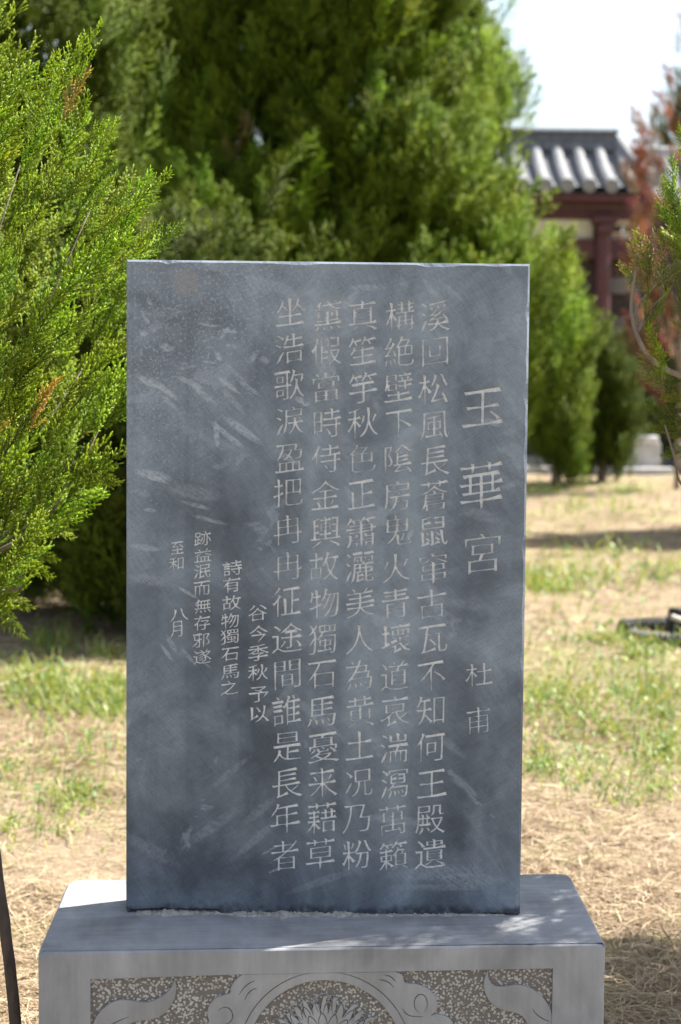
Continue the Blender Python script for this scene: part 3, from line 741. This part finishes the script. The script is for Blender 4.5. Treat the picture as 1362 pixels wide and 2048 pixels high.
hero = [((1345, 420), (1338, 308), 4.5, .95, 0), ((1362, 470), (1345, 350), 4.5, 1, 0), ((1380, 480), (1310, 400), 4.55, .9, 0), ((1375, 510), (1308, 455), 4.55, 1, 1), ((1290, 560), (1272, 452), 4.5, 1.1, 1), ((1300, 545), (1258, 478), 4.5, 1.1, 1),
        ((1300, 560), (1302, 460), 4.52, 1, 1), ((1330, 600), (1318, 490), 4.55, 1, 1), ((1290, 640), (1300, 560), 4.5, .9, 0), ((1310, 640), (1340, 570), 4.5, .9, 0), ((1285, 660), (1330, 600), 4.5, .9, 1),
        ((1330, 720), (1290, 650), 4.4, 1, 0), ((1340, 760), (1310, 690), 4.4, 1, 0), ((1362, 780), (1272, 700), 4.85, .9, 1), ((1375, 800), (1278, 750), 4.9, .9, 1), ((1375, 850), (1290, 800), 4.9, .8, 0), ((1385, 880), (1295, 850), 4.9, .8, 0), ((1400, 900), (1320, 905), 4.9, .7, 0),
        ((1385, 620), (1345, 520), 4.6, 1, 1), ((1390, 680), (1340, 640), 4.6, 1, 1), ((1400, 560), (1352, 470), 4.6, 1, 0), ((1345, 560), (1360, 480), 4.6, 1, 1), ((1390, 760), (1330, 760), 4.7, .8, 0), ((1400, 820), (1320, 790), 4.8, .8, 0), ((1400, 330), (1350, 250), 4.7, 1, 0)]
dry = []
for a, b, d, s, k in hero:
    p, q = at(*a, d), at(*b, d-.04); L = np.linalg.norm(q-p); (dry if k else it).append((p, q-p, L/.2, g.uniform(-.5, .5)+1.2, s))
    (dry if g.random() < .5 else it).append((p-(q-p)*.3+g.normal(0, .015, 3), (q-p)+g.normal(0, .05, 3), L/.2*.8, g.uniform(-.5, .5)+1, s))
jr = empty('juniper_tree', (RX, RY, 0)); tag(jr, 'browning juniper at the right edge with a bare curved grey branch and dry tips', 'tree')
mb = MB(); mb.tube([(RX-.03, RY, -.05), (RX, RY, .7), (RX-.03, RY+.02, 1.6), (RX, RY, 2.7)], [.05, .042, .03, .006], 10)
limbs(mb, RX, RY, .9, it, g, 45, .008)
br = [(1285, 470, 4.5), (1276, 520, 4.5), (1266, 575, 4.5), (1263, 620, 4.5), (1272, 665, 4.5), (1292, 705, 4.5), (1325, 735, 4.52), (1362, 752, 4.56), (1450, 790, 4.7)]
mb.tube(cr_spline([at(*p) for p in br], 5, False), np.linspace(.0028, .0085, 41), 7)
for t_ in ([(1263, 640, 4.5), (1285, 600, 4.5), (1310, 570, 4.48)], [(1275, 665, 4.5), (1300, 620, 4.5), (1330, 590, 4.5)], [(1420, 1010, 4.8), (1362, 945, 4.78), (1345, 900, 4.78), (1330, 850, 4.8)], [(1390, 1000, 4.8), (1358, 960, 4.8), (1352, 930, 4.8)]):
    mb.tube(cr_spline([at(*p) for p in t_], 5, False), np.linspace(.004, .0025, (len(t_)-1)*5+1), 6)
tr = mb.build('trunk', M_BARK, None, True)
cw = scatter('crown', NEAR, it, pal_green(.05, 1.25), M_NEAR, None, 5)
dr = scatter('dry_twigs', NEAR, dry, pal_tips, M_NEAR, None, 6)
for o in (tr, cw, dr): o.parent = jr; o.location = (-RX, -RY, 0)

# ---- background junipers
def far_tree(name, label, cx, cy, prof, n_pl, seed, tone=1.0, group=None, per=11, elev=(48, 80), ps=1.0, mat=None, pal=None, az=(-2.4, 2.4), core=.5, rt=None):
    g = np.random.default_rng(seed); hs = np.array([p[0] for p in prof]); rs = np.array([p[1] for p in prof]); items = []
    H0, H1 = hs[0], hs[-1]; wts = np.interp(np.linspace(H0, H1, 200), hs, rs); cdf = np.cumsum(wts); cdf /= cdf[-1]
    pick = lambda: np.interp(g.random(), cdf, np.linspace(H0, H1, 200))
    ph = g.uniform(0, 6, 4)
    def lump(a, h): return .5*math.sin(a*5+h*1.7+ph[0])+.5*math.sin(h*2.9-a*2.3+ph[1])+.35*math.sin(a*9-h*4.1+ph[2])
    k_ = 0
    while k_ < n_pl:
        h = pick(); a = g.uniform(*az); lv = lump(a, h)
        if lv < g.uniform(-.75, .05): continue
        k_ += 1; rr = np.interp(h, hs, rs)*min(1, .74+.24*lv)*(1-.22*g.random()**1.5); sz = g.uniform(.7, 1.35)*ps
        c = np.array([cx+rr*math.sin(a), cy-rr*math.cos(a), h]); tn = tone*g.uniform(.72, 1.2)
        for _ in range(per):
            el = R(g.uniform(*elev)); a2 = a+g.normal(0, .75); d = np.array([math.sin(a2)*math.cos(el), -math.cos(a2)*math.cos(el), math.sin(el)])
            p = c+g.normal(0, 1, 3)*np.array([.10, .10, .17])*sz
            items.append((p, d, g.uniform(.65, 1.15)*sz, g.uniform(0, 6), tn))
    for _ in range(int(n_pl*per*core)):                # inner growth
        h = pick(); a = g.uniform(-3.14, 3.14); rr = np.interp(h, hs, rs)*g.uniform(.25, .78)
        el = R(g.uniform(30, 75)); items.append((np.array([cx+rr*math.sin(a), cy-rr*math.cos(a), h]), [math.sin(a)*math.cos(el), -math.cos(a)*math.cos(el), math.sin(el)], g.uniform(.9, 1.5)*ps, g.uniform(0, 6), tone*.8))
    root = empty(name, (cx, cy, 0)); tag(root, label, 'tree', group)
    mb = MB(); top_ = H1*.9; rt = rt or .05+.012*H1
    mb.tube([(0, 0, -.1), (.03, .02, H1*.25), (-.02, 0, H1*.55), (0, .02, top_)], [rt, rt*.8, rt*.5, .01], 9)
    for _ in range(26):
        q = items[g.integers(len(items))][0]-np.array([cx, cy, 0]); s = np.array([0, 0, q[2]*g.uniform(.35, .8)])
        mb.tube([s, s+(q-s)*.5+[0, 0, -.05], q], [rt*.3, rt*.2, .006], 5)
    mb.build('trunk', M_BARK, root, True)
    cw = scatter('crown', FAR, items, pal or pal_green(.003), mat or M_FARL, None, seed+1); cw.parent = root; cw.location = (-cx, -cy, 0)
    return root
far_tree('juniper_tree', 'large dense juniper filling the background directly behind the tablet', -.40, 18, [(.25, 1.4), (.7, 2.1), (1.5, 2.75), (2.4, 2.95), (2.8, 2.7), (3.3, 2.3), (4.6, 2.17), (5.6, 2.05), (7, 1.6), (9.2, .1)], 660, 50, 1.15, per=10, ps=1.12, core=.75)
far_tree('juniper_tree', 'dark shaded juniper in the background behind the bright left juniper', -2.95, 12.6, [(.12, 1.1), (.8, 1.55), (2.0, 1.75), (3.4, 1.6), (4.6, 1.4), (6.2, 1.0), (7.8, .1)], 320, 60, .8, per=10, core=.7)  # leaf tone lowered: part of its shade is put into the colour
far_tree('juniper_shrub', 'low shaded juniper bush at ground level beside the left edge of the tablet', -1.0, 11.6, [(.05, .95), (.4, 1.15), (1.1, 1.1), (1.7, .85), (2.1, .5), (2.35, .05)], 170, 120, .62, per=9, ps=.9, core=.8, az=(-3.1, 3.1))  # wide enough to shade itself; darkened leaf tone paints in more shade
far_tree('juniper_shrub', 'yellow-green young juniper just right of the tablet, in front of the gate', 3.2, 26.0, [(.12, .22), (.5, .34), (1.2, .4), (1.9, .38), (2.6, .2), (3.1, .05)], 76, 70, 1.12, per=9, ps=.8)
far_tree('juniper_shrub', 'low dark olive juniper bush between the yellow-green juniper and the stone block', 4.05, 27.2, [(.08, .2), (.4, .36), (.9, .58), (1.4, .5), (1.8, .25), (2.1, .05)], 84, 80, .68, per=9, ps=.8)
far_tree('juniper_tree', 'tall juniper beyond the right edge casting the shadow band', 5.6, 18.8, [(.2, .6), (1.2, 1.2), (2.6, 1.1), (4.0, .6), (5.0, .05)], 120, 90, .9, per=9)
far_tree('juniper_tree', 'dark evergreen crown rising above the hall roof at the far right', 9.6, 46, [(.5, 1.2), (3, 2.0), (6, 1.8), (8.0, 1.2), (9.4, .2)], 110, 95, .7, per=9, ps=1.8)
M_RED = mat_leaf('rust_leaf', (.40, .205, .11), .5, .6, .2)
def pal_red(tone, code, g): 
    c = np.array([[.6, .5, .5], [.8, .8, .8], [1, 1, 1.0]])[code]*np.array([1+.15*g.normal(), 1+.22*g.normal(), 1+.2*g.normal()])*tone
    return np.clip(c, .05, 3)
far_tree('red_leaf_tree', 'sparse rust-red tree in front of the gate roof at the right edge', 4.90, 25.5, [(1.2, .3), (2.4, .75), (3.6, .95), (4.6, .8), (5.6, .3), (6.2, .05)], 62, 100, 1.1, per=6, mat=M_RED, pal=pal_red, core=.12, ps=.9, rt=.045)

far_tree('shrub', 'pale grey-olive dry shrub under the gate eaves beside the browning juniper', 5.95, 31.0, [(.1, .4), (.8, .75), (1.6, .8), (2.2, .5), (2.7, .05)], 55, 110, .9, per=8, pal=lambda tone, code, g: np.clip(np.array([[.7, .6, 2], [1.05, .8, 3.5], [1.3, 1.05, 4.5]])[code]*tone*(1+.1*g.normal()), .05, 6))
# ---------------------------------------------------------------- ground
def gz(x, y): return .012*np.sin(x*2.1+y*.9)+.010*np.sin(y*3.3-x*1.3)+.006*np.sin(x*7+1.3*y)
def m_ground():
    g = NT('dry_turf'); o = g.obj(); sep = g.n('ShaderNodeSeparateXYZ', {0: o})
    big = g.noise(o, .55, 4, .6); mid = g.noise(o, 3.2, 5, .65); fin = g.noise(o, 38, 5, .7); st = g.noise(g.map(o, scale=(30, 90, 30), rot=(0, 0, .6)), 1, 4, .7)
    c = g.mix(g.ramp(fin, (.3, 0), (.68, 1)), (.135, .092, .058), (.36, .285, .19))
    c = g.mix(g.ramp(mid, (.45, 0), (.68, .65)), c, (.36, .29, .19))
    c = g.mix(g.ramp(g.math('ADD', g.math('MULTIPLY', big, .6), g.math('MULTIPLY', mid, .45)), (.52, 0), (.66, .55)), c, (.20, .24, .06))
    c = g.mix(g.ramp(g.math('MULTIPLY', st, fin), (.30, 0), (.42, .6)), c, (.46, .38, .27))
    c = g.mix(g.ramp(g.noise(g.map(o, loc=(3, 3, 0)), 6, 4, .7), (.3, .8), (.42, 0)), c, (.13, .085, .05))
    return g.done(c, .95, g.bump(g.math('ADD', fin, g.math('MULTIPLY', mid, 2)), .8, .03), .1)
xs = np.concatenate([-np.geomspace(900, 7, 22), np.linspace(-6, 8, 113), np.geomspace(9, 900, 22)])
ys = np.concatenate([-np.geomspace(300, 2, 12), np.linspace(-1, 34, 200), np.geomspace(36, 1500, 26)])
X, Y = np.meshgrid(xs, ys); Zg = gz(X, Y)*np.clip((40-np.abs(Y))/10, 0, 1)*np.clip((12-np.abs(X))/4, 0, 1)
V = np.stack([X, Y, Zg], -1).reshape(-1, 3); nx = len(xs)
I = (np.arange(len(ys)-1)[:, None]*nx+np.arange(nx-1)[None]).ravel()
gr = mesh('ground', V, np.stack([I, I+1, I+nx+1, I+nx], 1), m_ground(), None, True); gr['kind'] = 'structure'

def strips(P, A, L, Wd, lift, g, bend=.25, yaw_only=True):
    """flat blades lying or standing: three cross-lines each"""
    n = len(P); d = np.stack([np.cos(A), np.sin(A), np.zeros(n)], 1); s = np.stack([-np.sin(A), np.cos(A), g.normal(0, .35, n)], 1)
    s /= np.linalg.norm(s, axis=1)[:, None]; V = np.zeros((n, 3, 2, 3))
    for k, t in enumerate((0, .5, 1)):
        c = P+d*(L*t)[:, None]+s*(bend*L*t*t*g.normal(0, 1, n) if k else 0*L)[:, None]*np.array([1, 1, 0]); c[:, 2] += lift*(t if yaw_only else math.sin(t*1.5))
        for q in (0, 1): V[:, k, q] = c+s*((q-.5)*Wd*(1-.6*t*(k == 2)))[:, None]
    b = np.arange(n)[:, None]*6
    F = np.concatenate([b+np.array([[0, 2, 3, 1]]), b+np.array([[2, 4, 5, 3]])]); return V.reshape(-1, 3), F
g = np.random.default_rng(77)
def ground_samples(n, d0, d1, pw=2.0, half=.235):
    u = g.random(n); e = 1-pw+1
    d = (d0**e+(d1**e-d0**e)*u)**(1/e) if abs(e) > 1e-6 else d0*(d1/d0)**u
    return np.stack([d*g.uniform(-half, half, n), d, np.zeros(n)], 1)
P = np.concatenate([ground_samples(52000, 3.3, 9, 1.8), ground_samples(26000, 9, 27, 1.6)])
bare = np.sin(P[:, 0]*2.7+1.3*np.sin(P[:, 1]*1.1))+np.sin(P[:, 1]*2.1+P[:, 0]*1.4)+.6*np.sin(P[:, 0]*6.1-P[:, 1]*3.7)
P = P[(bare > g.uniform(-2.2, .6, len(P))) | (P[:, 1] < 5.6)]
P[:, 2] = gz(P[:, 0], P[:, 1])+g.uniform(0, .02, len(P))
ok = ~((np.abs(P[:, 0]) < .62) & (P[:, 1] > 3.4) & (P[:, 1] < 4.1)); P = P[ok]; n = len(P)
sc_ = np.clip(P[:, 1]/6, 1, 2.6); L = g.uniform(.03, .13, n)*sc_; Wd = g.uniform(.0014, .0042, n)*sc_
V, F = strips(P, g.uniform(0, 6.28, n), L, Wd, g.uniform(-.004, .03, n), g)
tone = g.random(n); c0 = np.array([.24, .155, .095]); c1 = np.array([.58, .47, .325])
tone = np.clip(tone+.15*np.sin(P[:, 0]*5+P[:, 1]*2.2), 0, 1); tone = np.where(g.random(n) < .22, 1.25, tone*.85)
cc = np.repeat(c0+(c1-c0)*tone[:, None]*g.uniform(.85, 1.05, (n, 1)), 6, axis=0)
so_ = mesh('straw', V, F, mat_leaf('dry_straw', (.80, .78, .74), .12, .6, .3), None, False, cc)
tag(so_, 'dry straw and dead grass scattered over the ground', 'straw', kind='stuff')

# green weeds: seedling leaves and grass blades in patches
patches = [(1150, 1160, 150, 26, 500), (1080, 1170, 50, 24, 300), (1330, 1150, 60, 14, 150), (1200, 1440, 170, 100, 1500), (1320, 1400, 80, 60, 700), (1090, 1400, 60, 60, 450), (1340, 1500, 60, 50, 500), (1080, 1535, 34, 24, 220), (1200, 1560, 150, 50, 420), (1240, 1620, 60, 20, 90), (1330, 1590, 60, 30, 160),
           (140, 1395, 130, 40, 1500), (60, 1360, 70, 30, 400), (225, 1395, 40, 40, 500), (150, 1590, 60, 26, 200), (120, 1640, 120, 60, 220), (15, 1660, 16, 20, 70), (20, 1545, 20, 12, 60), (200, 1500, 90, 60, 150), (100, 1290, 60, 20, 300), (215, 1310, 40, 14, 120), (1200, 1020, 160, 22, 260), (1080, 985, 60, 8, 200), (1250, 985, 50, 6, 120), (1200, 1110, 160, 10, 120), (1240, 1288, 100, 10, 240), (1300, 1310, 70, 16, 240), (640, 1300, 700, 260, 1500), (640, 1080, 700, 60, 600), (1200, 1320, 170, 230, 600), (120, 1520, 130, 160, 500)]
PP = []; 
for x, y, rx, ry, k in patches:
    k = int(k*.85)
    for _ in range(k):
        px_, py_ = x+rx*g.normal()*.55, y+ry*g.normal()*.55
        if py_ < 900: continue
        p = on_ground(px_, py_)
        if 3.0 < p[1] < 30 and not (abs(p[0]) < .62 and 3.35 < p[1] < 4.1): PP.append(p)
PP = np.array(PP); PP[:, 2] = gz(PP[:, 0], PP[:, 1]); n = len(PP); sc_ = np.clip(PP[:, 1]/7, .8, 2.4)
def leaves(P, size, g):
    n = len(P); a = g.uniform(0, 6.28, n); el = g.uniform(.1, 1.0, n); d = np.stack([np.cos(a)*np.cos(el), np.sin(a)*np.cos(el), np.sin(el)], 1)
    s = np.stack([-np.sin(a), np.cos(a), g.normal(0, .3, n)], 1); nn = np.cross(d, s)
    V = np.zeros((n, 8, 3)); prof = [(0, .12), (.35, .75), (.7, .62), (1.0, .06)]
    for k, (t, wv) in enumerate(prof):
        c = P+d*(size*t)[:, None]-nn*(size*.18*t*t)[:, None]+np.array([0, 0, .004])
        V[:, k*2] = c-s*(size*.42*wv)[:, None]; V[:, k*2+1] = c+s*(size*.42*wv)[:, None]
    b = np.arange(n)[:, None]*8
    return V.reshape(-1, 3), np.concatenate([b+np.array([[k*2, k*2+1, k*2+3, k*2+2]]) for k in range(3)])
isl = g.random(n) < .55
V1, F1 = leaves(PP[isl]+np.stack([g.normal(0, .01, isl.sum()), g.normal(0, .01, isl.sum()), g.uniform(0, .03, isl.sum())], 1), g.uniform(.012, .034, isl.sum())*sc_[isl], g)
k = (~isl).sum(); Pb = PP[~isl]
V2_, F2_ = strips(Pb, g.uniform(0, 6.28, k), g.uniform(.03, .07, k)*sc_[~isl], g.uniform(.003, .006, k)*sc_[~isl], g.uniform(.03, .09, k)*sc_[~isl], g, .2, False)
t1 = g.normal(0, 1, isl.sum()); t2 = g.normal(0, 1, k)
c_l = np.stack([.85+.28*t1, 1.0+.14*t1, .8+.5*g.random(len(t1))], 1); c_b = np.stack([1.0+.3*t2, 1.0+.12*t2, .8+.5*g.random(k)], 1)
cc = np.clip(np.concatenate([np.repeat(c_l, 8, 0), np.repeat(c_b, 6, 0)]), .3, 1.8)
wd_ = mesh('weeds', np.concatenate([V1, V2_]), np.concatenate([F1, F2_+len(V1)]), mat_leaf('weed_leaf', (.215, .26, .055), .35, .5, .35), None, False, cc)
tag(wd_, 'patches of low green weeds and grass growing through the straw', 'weeds', kind='stuff')

# ---------------------------------------------------------------- hall and gate
M_TILE = mat_simple('grey_roof_tile', (.15, .153, .16), (.28, .285, .29), 14, .75, .4, 60, .01, .3)
M_TDK = mat_simple('dark_roof_tile', (.10, .105, .115), (.17, .175, .185), 10, .8, .4, 50, .01, .25)
M_REDW = mat_simple('red_painted_wood', (.065, .024, .025), (.105, .039, .038), 12, .6, .2, 60, .004, .35)
M_CREAM = mat_simple('cream_plaster', (.50, .46, .33), (.60, .56, .42), 6, .9, .2, 60, .004, .2)
M_DARK = mat_simple('dark_recess_timber', (.045, .03, .027), (.08, .055, .045), 10, .7, .2, 50, .004, .3)
M_STONE = mat_simple('pale_stone', (.36, .35, .34), (.50, .49, .47), 8, .85, .3, 60, .01, .25)
gx0, gx1, gy = .3, 5.05, 31.9                          # ridge ends, wall plane
gate = empty('gate_hall', (3, gy, 0)); tag(gate, 'traditional red timber gate hall with grey barrel-tiled roof behind the junipers', 'building')
def part(name, mb, mat, smooth=False):
    o = mb.build(name, mat, gate, smooth); o.location = (-3.08, -gy, 0); return o
RH, EH, RYy, EYy = 5.78, 4.92, 32.5, 30.75             # ridge and eave heights and distances
def roof_pt(x, t): return np.array([x, RYy+(EYy-RYy)*t, RH+(EH-RH)*t-.16*math.sin(t*math.pi)*.6])
mb = MB()
T = np.linspace(0, 1, 9)
for q in (1, -1):                                      # front slope and rear slope
    for sft in (0, -.12):
        V = []; 
        for t in T:
            for x in (gx0-.4, gx1+.35): p = roof_pt(x, t); V.append((x, RYy+(p[1]-RYy)*q, p[2]+sft))
        mb.add(V, [(2*i, 2*i+1, 2*i+3, 2*i+2) for i in range(8)])
part('roof', mb, M_TDK)
roofo = gate.children[-1]
mb = MB()
for q in (1, -1):
    x = gx0-.2
    while x < gx1+.25:
        P = np.array([roof_pt(x, t) for t in T])+[0, 0, .05]; P[:, 1] = RYy+(P[:, 1]-RYy)*q
        mb.tube(P, np.full(9, .105), 10)
        e = P[-1]; mb.tube([e+[0, -.02*q, -.02], e+[0, -.10*q, -.045]], [.125, .125], 12)
        x += .385
o = part('tile_rows', mb, M_TILE, False); o.parent = roofo; o.location = (0, 0, 0)
mb = MB()
mb.box(gx0-.1, gx1, RYy-.16, RYy+.16, RH-.06, RH+.12, .02); mb.box(gx0-.1, gx1+.02, RYy-.12, RYy+.12, RH+.122, RH+.24, .02); mb.box(gx0-.1, gx1+.04, RYy-.18, RYy+.18, RH+.242, RH+.36, .05)
o = part('ridge', mb, M_TDK)
mb = MB()
P = np.array([roof_pt(gx1+.3, t) for t in T])+[0, 0, .14]; P[:, 0] = gx1+.05+np.linspace(0, .42, 9)
mb.tube(P, np.full(9, .12), 8); mb.tube([P[-1], P[-1]+[.03, -.14, -.02]], [.15, .15], 12)
part('verge_ridge', mb, M_TILE)
mb = MB(); mb.box(gx0-.2, gx1+.3, EYy+.05, EYy+.12, EH-.24, EH-.10); mb.box(gx0, gx1+.1, EYy+.35, EYy+.5, EH-.30, EH-.16)
x = gx0
while x < gx1+.2: mb.box(x, x+.08, EYy+.13, RYy-.3, EH-.15, EH-.07); x += .2
part('eave_rafter', mb, M_REDW)
WY = EYy+.55
mb = MB(); mb.box(gx0, gx1+.2, WY-.08, WY+.1, EH-.52, EH-.32); mb.box(gx0, gx1+.2, WY-.1, WY+.1, EH-1.22, EH-.86)
part('beam', mb, M_REDW)
for a, b, z0, z1_ in ((gx0, 4.50, EH-.855, EH-.525), (4.86, gx1+.1, EH-.62, EH-.525), (4.85, gx1+.1, EH-1.0+.15, EH-.74)):
    mb = MB(); mb.box(a, b, WY-.02, WY+.05, z0, z1_); part('plaster_panel', mb, M_CREAM)
for x in (.7, 2.7, 4.67):
    mb = MB(); mb.tube([(x, WY-.14, 0), (x, WY-.14, EH-.62)], [.15, .14], 14); mb.box(x-.22, x+.22, WY-.35, WY-.02, EH-.62, EH-.48, .02); mb.box(x-.13, x+.13, WY-.42, WY-.02, EH-.78, EH-.622, .02)
    part('column', mb, M_REDW)
mb = MB(); mb.box(gx0, gx1+.2, WY+.12, WY+.2, .2, EH-1.2); mb.box(gx0, gx1, WY+.205, RYy+1.2, .2, EH-.4); part('wall', mb, M_DARK)
M_RAIL = mat_simple('grey_timber', (.14, .125, .11), (.2, .18, .16), 8)
for z in (2.4, 3.1): mb = MB(); mb.box(4.84, gx1+.1, WY+.02, WY+.118, z, z+.28, .01); part('door_rail', mb, M_RAIL)
mb = MB(); mb.box(gx0-.6, gx1+.8, WY-.7, RYy+1.6, 0, .2, .02); part('platform', mb, M_STONE)
# lower hall farther right
hall = empty('side_hall', (9, 37, 0)); tag(hall, 'lower grey-roofed red hall seen behind the rust-red tree at the right edge', 'building')
def hp(name, mb, mat): o = mb.build(name, mat, hall); o.location = (-9, -37, 0); return o
mb = MB(); mb.box(6.15, 14, 37.8, 38.1, 6.2, 6.52, .04); hp('ridge', mb, M_STONE)
mb = MB(); mb.add([(5.9, 37.95, 6.3), (14, 37.95, 6.3), (14, 36.2, 5.2), (5.9, 36.2, 5.2), (14, 39.7, 5.2), (5.9, 39.7, 5.2)], [(0, 3, 2, 1), (0, 1, 4, 5)])
x = 6.0
while x < 14: mb.tube([(x, 37.9, 6.33), (x, 36.1, 5.2)], [.1, .1], 8); x += .4
hp('roof', mb, M_TDK)
mb = MB(); mb.box(6.2, 14, 36.8, 39.2, 0, 5.3); hp('wall', mb, M_DARK)  # wall coloured dark to stand for the shaded recess beside the gate column

# ---------------------------------------------------------------- small things
# stone block and kerb in front of the gate
KY = 29.4
mb = MB(); a, b = at(1205, 900, KY+.5)[0], at(1316, 900, KY+.5)[0]
mb.box(a, b-.09, KY+.2, KY+1.0, 0, .52, .01); st = mb.build('stone_block', M_STONE); tag(st, 'pale stone block with slab top behind the low dark bush', 'stone block')
mb = MB(); mb.box(a-.05, b-.05, KY+.15, KY+1.05, .522, .64, .02); mb.build('slab', mat_simple('white_stone', (.56, .55, .53), (.68, .67, .64), 8), st)
mb = MB(); mb.box(a-.1, b-.02, KY+.12, KY+1.05, 0, .0); 
mb = MB(); mb.box(b-.088, b-.0, KY+.2, KY+1.0, 0, .52, .01); mb.build('end_post', M_STONE, st)
mb = MB(); mb.box(1.0, at(1345, 930, KY)[0], KY-.15, KY+.08, -.05, .12, .02); tag(mb.build('kerb', M_STONE), 'pale stone kerb at the far edge of the turf', 'kerb')
mb = MB(); mb.box(b+.35, b+1.6, KY+.4, KY+1.2, 0, .5, .02); st2 = mb.build('stone_block', mat_simple('blue_grey_block', (.17, .18, .20), (.25, .26, .28), 6)); tag(st2, 'darker blue-grey stone block at the right edge beside the pale one', 'stone block')
# corrugated hose lying in a ring
M_HOSE = NT('black_plastic'); M_HOSE = M_HOSE.done((.022, .023, .025), .6, None, .35)
hc = on_ground(1392, 1280); hc[2] = 0; k = 360; ang = np.linspace(R(205), R(205+310), k); r_h = .47
P = np.stack([hc[0]+r_h*np.cos(ang)*1.05, hc[1]+r_h*.8*np.sin(ang), .045+.004*np.sin(ang*3)], 1)
e0 = on_ground(1232, 1284); 
mb = MB(); mb.tube(P, .045+.008*(np.sin(np.arange(k)*2*math.pi/5)), 14); ho = mb.build('corrugated_hose', M_HOSE, None, True); tag(ho, 'black corrugated plastic hose lying in a ring on the grass at the right', 'hose')
pb = on_ground(1362, 1282); mb = MB(); zz = np.linspace(0, .19, 40)
mb.tube(np.stack([pb[0]+zz*.05, np.full(40, pb[1]+.1), zz], 1), .075+.004*np.sin(np.arange(40)*1.3), 16); tag(mb.build('pipe_stub', M_HOSE, None, True), 'short black plastic pipe standing upright inside the hose ring', 'pipe')
q0, q1 = at(1342, 1233, pb[1]-.02), at(1420, 1262, pb[1]-.05); q0[2] += .0
mb = MB(); mb.tube(cr_spline([q0, (q0+q1)/2+[0, 0, .004], q1, q1+(q1-q0)*.6-[0, 0, .08]], 5, False), np.linspace(.018, .014, 16), 8)
tag(mb.build('pale_stick', mat_simple('bare_wood', (.5, .46, .4), (.66, .62, .55), 20), None, True), 'pale bare stick leaning across the black pipe', 'stick')
# leaning pole at the lower left
pb, pt_ = at(62, 2440, 3.5), at(-14, 1660, 3.62); pb[2] = -.03
ax = [pb+(pt_-pb)*t for t in np.linspace(0, 2.1, 40)]; ax = np.array(ax); ax[:, :2] += rng.normal(0, .0008, (40, 2)); ax[:, 0] += .006*np.sin(np.linspace(0, 7, 40))
mb = MB(); mb.tube(ax, np.linspace(.0135, .0095, 40)+rng.normal(0, .0004, 40), 12)
tag(mb.build('wooden_pole', mat_simple('dark_bark', (.035, .026, .022), (.095, .07, .055), 45, .85, .9, 160, .003, .3, (1, 1, .35)), None, True), 'thin dark bark-covered pole leaning at the lower left of the pedestal', 'pole')
# fallen twig on the grass at the left
tw_ = cr_spline([on_ground(-60, 1390, .03), on_ground(10, 1368, .035), on_ground(60, 1350, .05), on_ground(92, 1339, .06)], 6, False)
mb = MB(); mb.tube(tw_, np.linspace(.010, .005, 19), 7); tag(mb.build('fallen_twig', M_BARK, None, True), 'pale bare twig lying on the grass at the left edge', 'twig')
